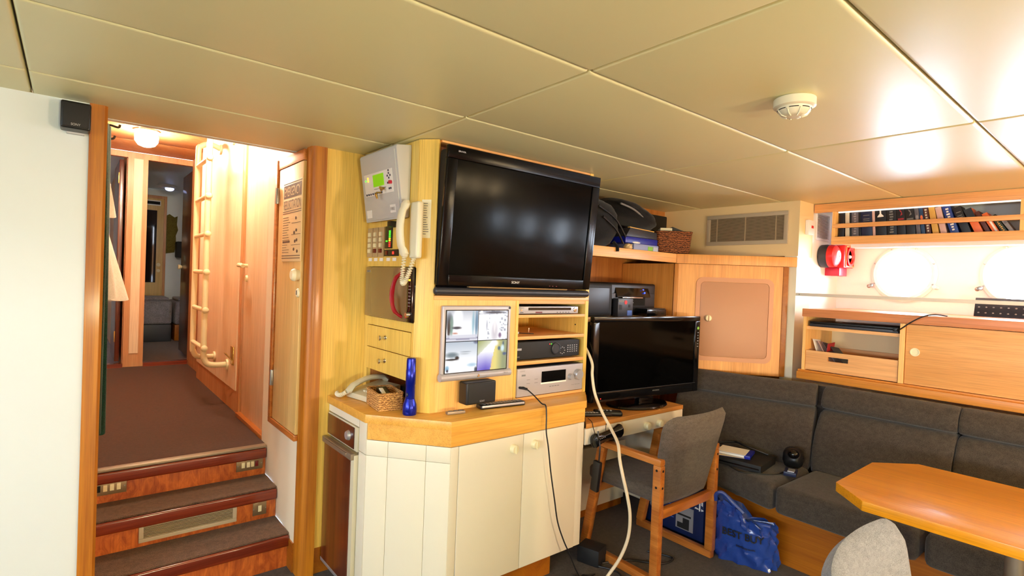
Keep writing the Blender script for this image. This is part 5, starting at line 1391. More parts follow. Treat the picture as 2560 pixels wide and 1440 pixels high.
# books: (label, cover, width, height, depth, lean, band colour, lettering)
BOOKS = [
 ('black book at the far left end of the shelf', 'book_black', 1.377, 1.346, 0.185, 0, None),
 ('tall cream-spined book, second from the left end', 'book_cream', 1.345, 1.314, 0.185, 0.04, None),
 ('thin black book between the cream one and the grey patterned one', 'book_black', 1.313, 1.302, 0.178, 0.05, None),
 ('grey book with a mottled black and white spine', 'book_grey', 1.301, 1.262, 0.182, 0.05, 'book_silver'),
 ('plain black book between the mottled and the wide navy one', 'book_black', 1.261, 1.250, 0.170, 0.05, None),
 ('wide navy book with two grey spine lines', 'book_navy', 1.249, 1.187, 0.181, 0.06, 'grey_print'),
 ('thin pinkish book edge right of the wide navy book', 'book_pink', 1.186, 1.170, 0.176, 0.07, None),
 ('wide black book with a white candlestick-like spine picture', 'book_black', 1.169, 1.111, 0.180, 0.07, 'white_print'),
 ('dark book with fine silver spine lettering', 'book_black', 1.110, 1.058, 0.180, 0.08, 'grey_print'),
 ('black book with a big red spine figure', 'book_black', 1.057, 1.013, 0.178, 0.09, 'book_red'),
 ('dark grey-lettered book right of the red-figured one', 'book_black', 1.012, 0.966, 0.175, 0.10, 'grey_print'),
 ('dark book with a pale oval near its foot', 'book_grey', 0.965, 0.941, 0.180, 0.12, 'book_silver'),
 ('thin teal blue book right of the oval-marked one', 'book_teal', 0.940, 0.919, 0.176, 0.13, 'book_orange'),
 ('brown book with cream spine lettering', 'book_brown', 0.918, 0.891, 0.180, 0.15, 'book_cream'),
 ('tan yellow book left of the pale pink one', 'book_tan', 0.889, 0.855, 0.182, 0.18, None),
 ('pale pink-grey book left of the bright blue one', 'book_pink', 0.853, 0.818, 0.172, 0.22, None),
 ('bright blue leaning book with white spine lettering', 'book_blue', 0.815, 0.762, 0.178, 0.30, 'white_print'),
 ('black leaning book right of the bright blue one', 'book_black', 0.757, 0.708, 0.168, 0.35, 'grey_print'),
 ('orange leaning book with a black top', 'book_orange', 0.703, 0.657, 0.156, 0.40, 'book_black'),
 ('dark brown leaning book right of the orange one', 'book_brown', 0.654, 0.626, 0.142, 0.44, None),
 ('orange and white leaning book', 'book_orange', 0.624, 0.590, 0.130, 0.48, 'white_print'),
 ('dark green book with yellow spine lettering', 'book_green', 0.588, 0.556, 0.118, 0.52, 'book_tan'),
 ('grey book lying lowest at the right end', 'book_silver', 0.554, 0.528, 0.110, 0.56, 'book_grey'),
]
zs = 1.7525
lean0 = h0 = 0.0
for lab, cov, yb, ye, h, lean, band in BOOKS:
    # a book leaning more than its left neighbour stands a little away from it at the foot
    yb -= min(h0, h) * max(0.0, math.tan(lean) - math.tan(lean0)) * 0.95
    lean0, h0 = lean, h
    w = max(0.006, (yb - ye) * math.cos(lean))
    # leaning: the top tips towards the left end (+Y)
    t = thing('book', lab, 'book', (BX + 0.09, yb - w / 2, zs), 0, 'books on the shelf under the ceiling')
    M_ = Matrix.Translation((BX + 0.04, yb, zs)) @ Matrix.Rotation(-lean, 4, 'X')
    dp = 0.105
    bb = MB(M_); bb.box(0, dp, -w, 0, 0, h, 0.0015); bb.build('cover', cov, t)
    bb = MB(M_); bb.box(0.004, dp + 0.001, -w + 0.003, -0.003, h - 0.001, h + 0.0006); bb.build('pages', 'book_cream', t)
    if band:
        bb = MB(M_)
        r = random.Random(lab)
        if 'lettering' in lab or 'mottled' in lab:
            for k in range(9):
                a = h * (0.18 + 0.085 * k); bb.box(-0.0008, 0.0002, -w * 0.74 + r.uniform(0, w * 0.12), -w * 0.26 - r.uniform(0, w * 0.12), a, a + h * 0.05)
        elif 'candlestick' in lab:
            bb.prism([(-w * 0.5 - 0.004, h * 0.99), (-w * 0.5 + 0.004, h * 0.99), (-w * 0.5 + 0.004, h * 0.84), (-w * 0.22, h * 0.76), (-w * 0.22, h * 0.73), (-w * 0.78, h * 0.73), (-w * 0.78, h * 0.76), (-w * 0.5 - 0.004, h * 0.84)], -0.0008, 0.0002, 'x')
        elif 'red' in lab:
            bb.prism([(-w * 0.35, h * 0.97), (-w * 0.6, h * 0.9), (-w * 0.72, h * 0.78), (-w * 0.45, h * 0.74), (-w * 0.6, h * 0.84), (-w * 0.42, h * 0.9)], -0.0008, 0.0002, 'x'); bb.box(-0.0008, 0.0002, -w * 0.85, -w * 0.15, h * 0.6, h * 0.66)
        elif 'oval' in lab:
            bb.ell((0, -w / 2, h * 0.66), (0.0008, w * 0.33, 0.014), 14, 8)
        elif 'orange and white' in lab: bb.box(-0.0008, 0.0002, -w * 0.8, -w * 0.45, 0.004, h * 0.8)
        elif 'black top' in lab: bb.box(-0.0008, 0.0002, -w, 0, h * 0.62, h)
        else:
            for a in (0.62, 0.68, 0.80): bb.box(-0.0008, 0.0002, -w * 0.78, -w * 0.22, h * a, h * a + 0.004)
        bb.build('spine_print', band, t)

# ------------------------------------------------------------------ recess wall things
t = thing('wall_switch', 'white switch box with a red square beside the bulkhead grille', 'switch', (3.70, 1.52, 1.79))
MB().box(3.655, 3.745, 1.497, 1.5195, 1.782, 1.876, 0.004).build('box', 'white_plastic', t)
MB().box(3.695, 3.722, 1.4945, 1.498, 1.825, 1.842, 0.001).build('indicator', 'red_plastic', t)
t = thing('fire_bell', 'round red fire bell with a grey back and white disc', 'bell', (3.90, 1.50, 1.66))
ax = Vector((-0.35, -0.94, 0)); c = Vector((3.93, 1.515, 1.658))
MB().lathe([(0.0, 0.0), (0.076, 0.0), (0.078, 0.03), (0.074, 0.048), (0, 0.048)], c, (0, -1, 0), 32).build('back_box', 'charcoal', t)
MB().lathe([(0.074, 0.049), (0.076, 0.06), (0.070, 0.085), (0.050, 0.10), (0, 0.105)], c, (0, -1, 0), 32).build('gong', 'red_plastic', t)
MB().lathe([(0.0, 0.1055), (0.034, 0.1035), (0.037, 0.102), (0.036, 0.100)], c, (0, -1, 0), 28).build('disc', 'white_plastic', t)
MB().ell(c + Vector((0, -0.107, 0)), (0.004, 0.003, 0.004), 8, 6).build('screw', 'steel', t)
t = thing('siren', 'boxy red siren with an orange horn mouth beside the fire bell', 'siren', (4.06, 1.46, 1.54))
MB().box(3.99, 4.15, 1.40, 1.5215, 1.585, 1.735, 0.006).build('body', 'red_plastic', t)
MB().box(4.00, 4.13, 1.43, 1.5215, 1.530, 1.584, 0.004).build('lower_box', 'crimson', t)
MB().lathe([(0.062, 0.0), (0.066, 0.012), (0.050, 0.012), (0.030, -0.02), (0.0, -0.02)], (4.075, 1.40, 1.66), (0, -1, 0), 28).build('horn_mouth', 'red_plastic', t)
MB().box(4.005, 4.145, 1.394, 1.401, 1.590, 1.598).box(4.005, 4.145, 1.394, 1.401, 1.722, 1.730).box(4.003, 4.011, 1.394, 1.401, 1.598, 1.722).box(4.139, 4.147, 1.394, 1.401, 1.598, 1.722).build('horn_frame', 'book_orange', t)
MB().ell((4.075, 1.402, 1.66), (0.012, 0.016, 0.012), 12, 8).build('horn_tip', 'white_plastic', t)
t = thing('strap_rail', 'flat grey bar stretched across the porthole recess', 'rail', (3.57, 0.4, 1.39))
MB().box(3.568, 3.573, -0.6, 1.545, 1.386, 1.405, 0.001).box(3.568, 3.60, 1.535, 1.54, 1.386, 1.405, 0.001).build('bar', 'strap_grey', t)
MB().lathe([(0, 0.002), (0.004, 0.002), (0.004, 0)], (3.568, 1.50, 1.3955), (-1, 0, 0), 10).build('screw', 'steel', t)
t = thing('perforated_panel', 'black perforated panel leaning under the second porthole', 'panel', (4.1, 0.45, 1.311))
Mp = Matrix.Translation((4.06, 0, 1.3115)) @ Matrix.Rotation(math.radians(18), 4, 'Y')
MB(Mp).box(0.0, 0.008, 0.10, 0.735, 0.0, 0.112, 0.002).build('sheet', 'leaf_black', t)
b = MB(Mp)
for i in range(19):
    for k in range(3): b.ell((-0.0003, 0.715 - i * 0.032, 0.022 + k * 0.034), (0.0012, 0.005, 0.004), 8, 6)
b.build('hole', 'grey_print', t)

# console along the hull
KX = 3.50
t = thing('side_console', 'long ash console below the portholes with an open pigeonhole and a sliding door', 'cabinet', (3.8, 0.3, 0.88))
K1, K0 = 1.44, -1.2
MB().box(KX - 0.008, 4.215, K0, K1 + 0.005, 1.292, 1.309, 0.003).box(KX - 0.010, KX + 0.012, K0, K1 + 0.006, 1.262, 1.311, 0.004).build('top_board', 'console_top', t)
MB().box(KX - 0.02, KX + 0.10, K0, K1 + 0.02, 0.880, 0.925, 0.003).box(KX - 0.004, KX + 0.02, K0, K1 + 0.02, 0.925, 0.936, 0.002).build('ledge', 'ledge_wood', t)
MB().box(KX, KX + 0.45, K1 - 0.018, K1, 0.926, 1.291).build('side_panel', 'ash_face', t)
MB().box(KX - 0.002, KX + 0.45, 0.914, 0.938, 0.937, 1.261).build('divider', 'ash_face', t)
MB().box(KX + 0.012, KX + 0.45, 0.938, K1 - 0.018, 1.186, 1.204).build('shelf', 'ash_hy', t)
MB().box(KX + 0.40, KX + 0.415, 0.938, K1 - 0.018, 0.937, 1.186).build('back_board', 'cream_paint', t)
d = MB().box(KX + 0.004, KX + 0.020, K0 + 0.02, 0.911, 0.938, 1.259, 0.002).build('sliding_door', 'console_wood', t)
MB().lathe([(0.022, 0.0), (0.022, 0.003), (0.017, 0.003), (0.015, -0.0005), (0, -0.0008)], (KX + 0.0035, 0.868, 1.113), (-1, 0, 0), 26).build('finger_pull', 'ivory', d)
# pull-out tray with a slot grip
dz0, dz1 = 0.94, 1.058
yA, yB = 0.942, K1 - 0.021
ym = (yA + yB) / 2 + 0.06
b = MB().box(KX + 0.004, KX + 0.018, yA, ym - 0.055, dz0, dz1).box(KX + 0.004, KX + 0.018, ym + 0.055, yB, dz0, dz1).box(KX + 0.004, KX + 0.018, ym - 0.055, ym + 0.055, dz0, 1.004).box(KX + 0.004, KX + 0.018, ym - 0.055, ym + 0.055, 1.030, dz1)
b.box(KX + 0.018, KX + 0.38, yA, yA + 0.01, dz0, dz1).box(KX + 0.018, KX + 0.38, yB - 0.01, yB, dz0, dz1).box(KX + 0.018, KX + 0.38, yA + 0.01, yB - 0.01, dz0, dz0 + 0.008).box(KX + 0.37, KX + 0.38, yA + 0.01, yB - 0.01, dz0, dz1)
b.build('drawer', 'ash_hy', t)
t = thing('laptop', 'closed black laptop on the pigeonhole shelf', 'laptop', (3.66, 1.18, 1.204))
MB().box(KX + 0.014, KX + 0.24, 0.95, 1.41, 1.2045, 1.222, 0.004).build('base', 'charcoal', t)
MB().box(KX + 0.014, KX + 0.24, 0.95, 1.41, 1.223, 1.236, 0.005).build('lid', 'black_plastic', t)
t = thing('laptop_lead', 'black lead looping from the laptop over the console edge', 'cable', (3.49, 0.9, 1.23))
MB().box(KX - 0.004, KX + 0.0135, 0.950, 0.972, 1.214, 1.232, 0.003).build('plug', 'black_plastic', t)
MB().tube([(KX - 0.004, 0.952, 1.222), (KX - 0.022, 0.93, 1.232), (KX - 0.03, 0.88, 1.275), (KX - 0.025, 0.83, 1.308), (KX + 0.02, 0.79, 1.32), (KX + 0.08, 0.755, 1.3135)], 0.0035, 8, sm=6).build('lead', 'cable_black', t)
zt = dz0 + 0.009
t = thing('leaflets', 'pink and grey leaflets standing in the pull-out tray', 'leaflets', (3.62, 1.33, zt))
for (y, ang, m, h) in ((1.375, 0.7, 'book_pink', 0.14), (1.35, 0.5, 'white_print', 0.16), (1.33, -0.2, 'book_red', 0.14), (1.29, 0.8, 'book_pink', 0.165), (1.25, 0.95, 'book_grey', 0.17), (1.20, 1.1, 'charcoal', 0.16)):
    Ml = Matrix.Translation((KX + 0.10, y, zt + 0.02)) @ Matrix.Rotation(-ang * 0.7, 4, 'X') @ Matrix.Rotation(0.2 * ang, 4, 'Y')
    MB(Ml).box(-0.05, 0.05, -0.0015, 0.0015, 0.0, h).build('leaflet', m, t)
# ------------------------------------------------------------------ sofa
t = thing('corner_sofa', 'grey-brown upholstered corner sofa below the console and corner cabinet', 'sofa', (3.1, 0.4, 0))
def swept_cushion(name, path, prof, mat, label=None):
    pts = [Vector((p[0], p[1], 0)) for p in path]
    cx = sum(p[0] for p in prof) / len(prof); cz = sum(p[1] for p in prof) / len(prof)
    n = len(pts); rows = []
    def row(i, k, sh=0.0):
        a = pts[max(0, i - 1)]; c = pts[min(n - 1, i + 1)]
        tn = (c - a).normalized(); nn = Vector((-tn.y, tn.x, 0)); o = pts[i] + tn * sh
        return [o + nn * (cx + (d - cx) * k) + Vector((0, 0, cz + (z - cz) * k)) for d, z in prof]
    rows.append(row(0, 0.90, 0.001)); rows.append(row(0, 0.965, 0.006)); rows.append(row(0, 1.0, 0.022))
    for i in range(1, n - 1): rows.append(row(i, 1.0))
    rows.append(row(n - 1, 1.0, -0.022)); rows.append(row(n - 1, 0.965, -0.006)); rows.append(row(n - 1, 0.90, -0.001))
    return MB().sweep(rows).build(name, mat, t, angle=60)
PB = [(0.0, 0.425), (-0.006, 0.47), (0.006, 0.55), (0.035, 0.64), (0.075, 0.71), (0.105, 0.748), (0.14, 0.757), (0.20, 0.755), (0.22, 0.73), (0.22, 0.44)]
PR = [(0.122, 0.762), (0.102, 0.775), (0.100, 0.80), (0.112, 0.835), (0.135, 0.866), (0.165, 0.884), (0.195, 0.884), (0.215, 0.866), (0.222, 0.83), (0.222, 0.775), (0.20, 0.762)]
cp = [Vector((p[0], p[1], 0)) for p in ((2.985, 2.0), (3.035, 1.80), (3.075, 1.60), (3.13, 1.41), (3.172, 1.2385))]
cpath = [(p.x, p.y) for p in spline(cp, 4)]
swept_cushion('back_cushion', cpath, PB, 'sofa_grey'); swept_cushion('head_roll', cpath, PR, 'sofa_grey')
ycuts = [1.238, 0.630, -0.02, -0.67, -1.3]
for a, c in zip(ycuts, ycuts[1:]):
    pth = [(3.175, a - 0.001 - (a - c - 0.002) * i / 6) for i in range(7)]
    swept_cushion('back_cushion', pth, PB, 'sofa_grey'); swept_cushion('head_roll', pth, PR, 'sofa_grey')
    MB().box(2.722, 3.19, c + 0.004, a - 0.014, 0.305, 0.446, 0.045, 4).build('seat_cushion', 'sofa_grey', t, angle=60)
MB().prism([(2.722, 1.232), (2.775, 1.45), (2.835, 1.70), (2.835, 2.08), (2.99, 2.05), (3.10, 1.65), (3.19, 1.232)], 0.305, 0.446, b=0.045, seg=4).build('seat_cushion', 'sofa_grey', t, angle=60)
MB().prism([(2.886, -1.3), (3.40, -1.3), (3.40, 1.35), (3.25, 1.75), (3.06, 2.02), (2.92, 2.02), (2.925, 1.62), (2.886, 1.262)], 0, 0.306).build('plinth', 'plinth_wood', t)
MB().prism([(3.39, -1.3), (3.47, -1.3), (3.47, 1.35), (3.39, 1.35)], 0.31, 0.87).build('back_frame', 'sofa_grey', t)

# things lying on the sofa seat
SZt = 0.447
t = thing('disc_console', 'flat black console box lying in the sofa corner', 'console', (2.95, 1.52, SZt))
Ms = Matrix.Translation((2.935, 1.465, SZt)) @ Matrix.Rotation(math.radians(8), 4, 'Z')
MB(Ms).box(-0.13, 0.115, -0.11, 0.13, 0.001, 0.042, 0.006).build('case', 'black_matt', t)
MB(Ms).box(-0.132, -0.128, -0.10, 0.12, 0.018, 0.024).build('front_slot', 'black_gloss', t)
for i, (a, dx, dy, z, lab) in enumerate(((20, -0.03, 0.07, 0.0425, 'lower blue-spined disc case on the black console box'), (8, -0.05, 0.05, 0.0575, 'upper blue-spined disc case with a pale cover on the black console box'))):
    Mk = Ms @ Matrix.Translation((dx, dy, z)) @ Matrix.Rotation(math.radians(a), 4, 'Z')
    c = thing('disc_case', lab, 'disc case', tuple(Mk.translation), 0, 'disc cases on the sofa')
    MB(Mk).box(-0.066, 0.066, -0.085, 0.085, 0.0, 0.014, 0.002).build('case', 'royal_blue', c)
    MB(Mk).box(-0.0665, 0.06, -0.06, 0.0855, 0.0135, 0.0148).box(-0.0668, -0.064, -0.055, 0.08, 0.002, 0.012).build('cover_sheet', 'white_print' if i else 'paper_tan', c)
t = thing('headset', 'black glossy gadget with a cable beside the console box on the sofa', 'gadget', (3.06, 1.36, SZt))
lump('', '', '', '', (3.085, 1.29, SZt + 0.056), (0.045, 0.05, 0.056), 5, 0.12, SZt + 0.003).build('body', 'black_plastic', t, angle=60)
MB().ell((3.052, 1.275, SZt + 0.085), (0.03, 0.03, 0.025), 16, 10).build('lens', 'black_gloss', t)
MB().tube([(3.03, 1.40, SZt + 0.05), (3.0, 1.52, SZt + 0.075), (3.04, 1.60, SZt + 0.07), (2.98, 1.66, SZt + 0.06)], 0.006, 8, sm=6).build('band', 'black_plastic', t)
t = thing('blue_adapter', 'small blue and grey adapter at the foot of the sofa back', 'adapter', (3.0, 1.26, SZt))
MB(Matrix.Translation((2.955, 1.245, SZt + 0.002)) @ Matrix.Rotation(0.3, 4, 'Z')).box(-0.04, 0.05, -0.03, 0.03, 0, 0.022, 0.005).build('case', 'navy', t)
MB(Matrix.Translation((2.945, 1.242, SZt + 0.0245)) @ Matrix.Rotation(0.3, 4, 'Z')).box(-0.025, 0.03, -0.02, 0.012, 0, 0.004, 0.001).build('label_patch', 'silver', t)
tag(MB().tube([(2.95, 1.28, SZt + 0.006), (2.88, 1.29, SZt + 0.005), (2.80, 1.37, SZt + 0.003), (2.765, 1.42, SZt + 0.001), (2.80, 1.50, SZt + 0.003), (2.83, 1.54, SZt + 0.004)], 0.0032, 8, sm=7).build('charger_lead', 'cable_black'), 'thin black lead looping over the sofa seat edge', 'cable')

# ------------------------------------------------------------------ table
TZ = 0.72
t = thing('dining_table', 'varnished orange wood table with clipped corners in front of the sofa', 'table', (2.4, 0.0, 0))
poly = [(2.19, 0.762), (2.58, 0.766), (2.728, 0.646), (2.728, -1.1), (2.07, -1.1), (2.068, 0.638)]
MB().prism(poly, TZ - 0.034, TZ, b=0.003).build('tabletop', 'table_wood', t)
for y in (0.30, -0.75):
    MB().lathe([(0.028, 0.03), (0.028, TZ - 0.05), (0.09, TZ - 0.045), (0.09, TZ - 0.034)], (2.42, y, 0), (0, 0, 1), 24).build('pedestal', 'alu_dull', t)
    MB().lathe([(0.0, 0.0), (0.17, 0.0), (0.17, 0.015), (0.05, 0.03), (0.0, 0.03)], (2.42, y, 0), (0, 0, 1), 28).build('foot', 'charcoal', t)

# ------------------------------------------------------------------ armchairs (built once, then copied)
def armchair(label, x, y, rz, fab):
    t = thing('armchair', label, 'chair', (x, y, 0), rz, 'upholstered armchairs with wooden sled frames')
    W = frame(t)
    for sx in (-0.238, 0.238):
        f = MB(W)
        w_ = 0.036
        f.bar((sx, -0.235, 0.02), (sx, 0.245, 0.02), w_, 0.038, 0.006)
        f.bar((sx, -0.218, 0.039), (sx, -0.218, 0.572), w_, 0.044, 0.006, (0, 1, 0))
        f.bar((sx, -0.240, 0.588), (sx, 0.150, 0.590), w_ + 0.006, 0.034, 0.010)
        f.bar((sx, 0.225, 0.037), (sx, 0.128, 0.575), w_, 0.046, 0.006, (0, 1, 0))
        f.build('side_frame', 'teak_y', t)
        for z in (0.47, 0.55):
            MB(W).lathe([(0, 0.001), (0.006, 0.001), (0.006, 0)], (sx + 0.018 * (1 if sx > 0 else -1), -0.218, z), (1 if sx > 0 else -1, 0, 0), 10).lathe([(0, 0.001), (0.006, 0.001), (0.006, 0)], (sx, -0.241, z), (0, -1, 0), 10).build('bolt_plug', 'hole_dark', t)
    MB(W).bar((-0.22, -0.214, 0.335), (0.22, -0.214, 0.335), 0.03, 0.045, 0.006).build('cross_rail', 'teak_x', t)
    MB(W).bar((-0.22, 0.17, 0.345), (0.22, 0.17, 0.345), 0.03, 0.045, 0.006).build('cross_rail', 'teak_x', t)
    MB(W).box(-0.216, 0.216, -0.18, 0.245, 0.370, 0.445, 0.032, 4).build('seat', fab, t, angle=60)
    # backrest: leaning, bowed backwards, with rounded upper corners
    nu, nv = 22, 18
    vs = []; fs = []
    def pt(u, v, s):
        z = 0.362 + v * 0.445
        x = (u - 0.5) * (0.44 + 0.095 * v)
        top = 0.0
        r = 0.075
        ex = abs(u - 0.5) * 2; hw = 0.44 / 2 + 0.0475 * v
        # pull the corners in near the top
        dz = z - (0.807 - r); dx = abs(x) - (hw - r)
        if dz > 0 and dx > 0:
            m = math.hypot(dx, dz)
            q = max(dx, dz) / m
            x = math.copysign(hw - r + dx * q, x); z = 0.807 - r + dz * q
        edge = min(1.0, min(u, 1 - u) * 9, (1 - v) * 9, v * 9 + 0.3)
        th = 0.030 * math.sqrt(max(0.0, 1 - (1 - edge) ** 2)) if s else 0.030 * math.sqrt(max(0.0, 1 - (1 - edge) ** 2))
        yb = -0.168 - v * 0.085 - 0.045 * (1 - ex * ex) * (0.35 + 0.65 * v)
        return Vector((x, yb + (th if s else -th), z))
    for s in (0, 1):
        for j in range(nv + 1):
            for i in range(nu + 1): vs.append(pt(i / nu, j / nv, s))
    Wd = nu + 1; off = Wd * (nv + 1)
    for j in range(nv):
        for i in range(nu):
            a = j * Wd + i
            fs += [[a, a + 1, a + Wd + 1, a + Wd], [off + a + Wd, off + a + Wd + 1, off + a + 1, off + a]]
    for i in range(nu): fs += [[i + 1, i, off + i, off + i + 1], [nv * Wd + i, nv * Wd + i + 1, off + nv * Wd + i + 1, off + nv * Wd + i]]
    for j in range(nv): fs += [[j * Wd, (j + 1) * Wd, off + (j + 1) * Wd, off + j * Wd], [(j + 1) * Wd + nu, j * Wd + nu, off + j * Wd + nu, off + (j + 1) * Wd + nu]]
    MB(W).add(vs, fs).build('backrest', fab, t, angle=70)
    return t
armchair('grey-brown armchair pulled up to the desk', 2.395, 1.718, 0.0, 'chair_grey')
armchair('paler armchair in the foreground below the table edge, only its back showing', 1.531, 0.197, math.radians(-177), 'chair_pale')

# ------------------------------------------------------------------ floor things
t = thing('carrier_bag', 'crinkled blue plastic carrier bag with black lettering on the floor', 'bag', (2.76, 1.40, 0))
def bagsurf():
    rnd = random.Random(21)
    N, Mv = 56, 40
    vs = []; fs = []
    for j in range(Mv + 1):
        v = j / Mv
        for i in range(N):
            a = 2 * PI * i / N
            ca, sa = math.cos(a), math.sin(a)
            k = (abs(ca) ** 3 + abs(sa) ** 3) ** (-1 / 3)
            rx = 0.075 * (1 - 0.35 * v ** 2); ry = 0.150 * (1 - 0.12 * v ** 2)
            cr = 0.010 * math.sin(7 * a + 9 * v) * math.sin(5 * v + 2 * a) + 0.008 * math.sin(13 * a - 11 * v) + 0.006 * math.sin(23 * a + 17 * v * v) * v
            cr *= 0.35 if ca < -0.45 and 0.3 < v < 0.8 else 1.0
            x = ca * k * (rx + cr); y = sa * k * (ry + cr)
            z = v * (0.270 + 0.045 * (y / 0.15) + 0.016 * math.sin(3 * a) + 0.010 * math.sin(9 * a)) + 0.003
            lean = -0.06 * v
            vs.append(Vector((x + lean, y + 0.02 * v * math.sin(a * 2), max(z, 0.002))))
    for j in range(Mv):
        for i in range(N):
            i2 = (i + 1) % N
            fs.append([j * N + i, j * N + i2, (j + 1) * N + i2, (j + 1) * N + i])
    vs.append(Vector((0, 0, 0.004))); c0 = len(vs) - 1
    vs.append(Vector((-0.06, 0.0, 0.235))); c1 = len(vs) - 1
    for i in range(N):
        i2 = (i + 1) % N
        fs.append([c0, i2, i]); fs.append([c1, Mv * N + i, Mv * N + i2])
    return vs, fs
Mg = Matrix.Translation((2.762, 1.372, 0)) @ Matrix.Rotation(math.radians(15), 4, 'Z')
vs, fs = bagsurf()
b = MB(Mg); b.add(vs, fs); b.build('bag_body', 'bag_blue', t, angle=50)
hp = [(-0.10, 0.135, 0.31), (-0.105, 0.13, 0.345), (-0.10, 0.10, 0.355), (-0.095, 0.05, 0.315), (-0.09, 0.0, 0.275)]
MB(Mg).tube(hp, [0.012, 0.010, 0.010, 0.012, 0.014], 8, sm=5).build('handle', 'bag_blue', t)
from mathutils.bvhtree import BVHTree
bv = BVHTree.FromPolygons([Mg @ p for p in vs], fs)
nb = (Mg.to_3x3() @ Vector((-1, 0, 0))).normalized(); rb = nb.cross(Vector((0, 0, 1))) * -1
def wrap_text(name, body, pos, h, width):
    o = text(name, body, pos, rb, (0, 0, 1), h, 'ink', t, width=width, bold=0.02)
    pm = WM[t.name]
    for v in o.data.vertices:
        p = pm @ v.co
        hit = bv.ray_cast(p + nb * 0.3, -nb)
        if hit[0] is not None: v.co = pm.inverted() @ (hit[0] + nb * 0.010)
ctr = Mg @ Vector((-0.10, -0.005, 0.165))
wrap_text('bag_lettering', 'BEST BUY', ctr, 0.036, 0.20)
wrap_text('bag_lettering', 'bestbuy.com', Mg @ Vector((-0.10, -0.02, 0.105)), 0.012, 0.09)

t = thing('blue_carton', 'blue game console carton standing behind the desk armchair', 'box', (2.73, 1.76, 0))
MB().box(2.69, 2.772, 1.575, 1.95, 0.001, 0.285, 0.002).build('carton', 'box_blue', t)
MB().box(2.6885, 2.6905, 1.635, 1.745, 0.055, 0.185).build('label_patch', 'silver', t)
MB().box(2.6875, 2.689, 1.66, 1.70, 0.06, 0.12).box(2.6875, 2.689, 1.70, 1.735, 0.06, 0.09).box(2.6875, 2.689, 1.65, 1.735, 0.13, 0.14).build('picture_patch', 'ink', t)
b = MB()
b.prism([(1.604, 0.190), (1.604, 0.250), (1.598, 0.254), (1.582, 0.243), (1.582, 0.222), (1.591, 0.226), (1.591, 0.238), (1.596, 0.241), (1.596, 0.192)], 2.6885, 2.6905, 'x')
b.prism([(1.625, 0.207), (1.632, 0.198), (1.606, 0.197), (1.606, 0.203)], 2.6885, 2.6905, 'x').prism([(1.590, 0.207), (1.575, 0.201), (1.588, 0.193), (1.590, 0.198)], 2.6885, 2.6905, 'x')
b.build('emblem', 'white_print', t)
for i in range(4): MB().box(2.6885, 2.6905, 1.76, 1.90, 0.10 + i * 0.035, 0.104 + i * 0.035).build('print_line', 'mid_blue', t)

t = thing('power_adapter', 'black power adapter block on the floor by the cabinet end', 'adapter', (2.09, 1.80, 0))
MB(Matrix.Translation((2.085, 1.83, 0)) @ Matrix.Rotation(0.3, 4, 'Z')).box(-0.05, 0.05, -0.06, 0.06, 0.001, 0.085, 0.008).build('block', 'black_matt', t)
tag(MB(Matrix.Translation((1.995, 1.76, 0.40)) @ Matrix.Rotation(0.1, 4, 'X')).box(-0.0, 0.022, -0.022, 0.022, 0.0, 0.15, 0.006).tube([(0.018, 0, 0.15), (0.015, 0.0, 0.22), (0.02, 0.03, 0.29)], 0.004, 8).build('hanging_transformer', 'black_plastic'), 'black transformer brick hanging on its lead beside the white cabinet', 'adapter')
t = thing('floor_leads', 'tangle of black leads on the carpet by the cabinet end', 'cable', (2.05, 1.66, 0))
MB().tube([(1.90, 1.78, 0.005), (1.97, 1.66, 0.006), (2.04, 1.60, 0.006), (2.10, 1.67, 0.010), (2.06, 1.76, 0.012)], 0.005, 8, sm=8).build('lead', 'cable_black', t)
MB().tube([(2.10, 1.78, 0.006), (2.24, 1.72, 0.006), (2.35, 1.60, 0.006), (2.45, 1.60, 0.006), (2.40, 1.72, 0.006)], 0.005, 8, sm=8).build('lead', 'cable_black', t)
MB(Matrix.Translation((1.90, 1.70, 0.001)) @ Matrix.Rotation(0.6, 4, 'Z')).box(-0.035, 0.035, -0.02, 0.02, 0, 0.03, 0.006).build('plug', 'black_plastic', t)

# ------------------------------------------------------------------ ceiling things
t = thing('smoke_detector', 'round cream smoke detector on the vinyl ceiling', 'smoke detector', (1.672, 0.742, H))
c = (1.672, 0.742, H)
MB().lathe([(0, -0.0005), (0.054, -0.0005), (0.058, -0.004), (0.058, -0.026), (0.052, -0.030), (0, -0.030)], c, (0, 0, 1), 36).build('base', 'phone_cream', t)
MB().lathe([(0.048, -0.030), (0.046, -0.036), (0.036, -0.049), (0.026, -0.0535), (0, -0.0545)], c, (0, 0, 1), 36).build('dome', 'phone_cream', t)
for k in range(8):
    a0 = k * PI / 4
    b = MB()
    pts = []
    for i in range(7):
        a = a0 + (PI / 4) * (0.14 + 0.72 * i / 6)
        pts.append(Vector((c[0] + 0.0455 * math.cos(a), c[1] + 0.0455 * math.sin(a), H - 0.0355)))
    b.tube(pts, 0.0014, 6); b.build('slot', 'hole_dark', t)
    a = a0
    MB().tube([(c[0] + 0.046 * math.cos(a), c[1] + 0.046 * math.sin(a), H - 0.0365), (c[0] + 0.036 * math.cos(a), c[1] + 0.036 * math.sin(a), H - 0.050), (c[0] + 0.022 * math.cos(a), c[1] + 0.022 * math.sin(a), H - 0.0555)], 0.0018, 6).build('rib', 'phone_cream', t)
MB().ell((c[0] + 0.012, c[1] - 0.012, H - 0.0555), (0.003, 0.003, 0.003), 8, 6).build('test_lamp', 'white_plastic', t)
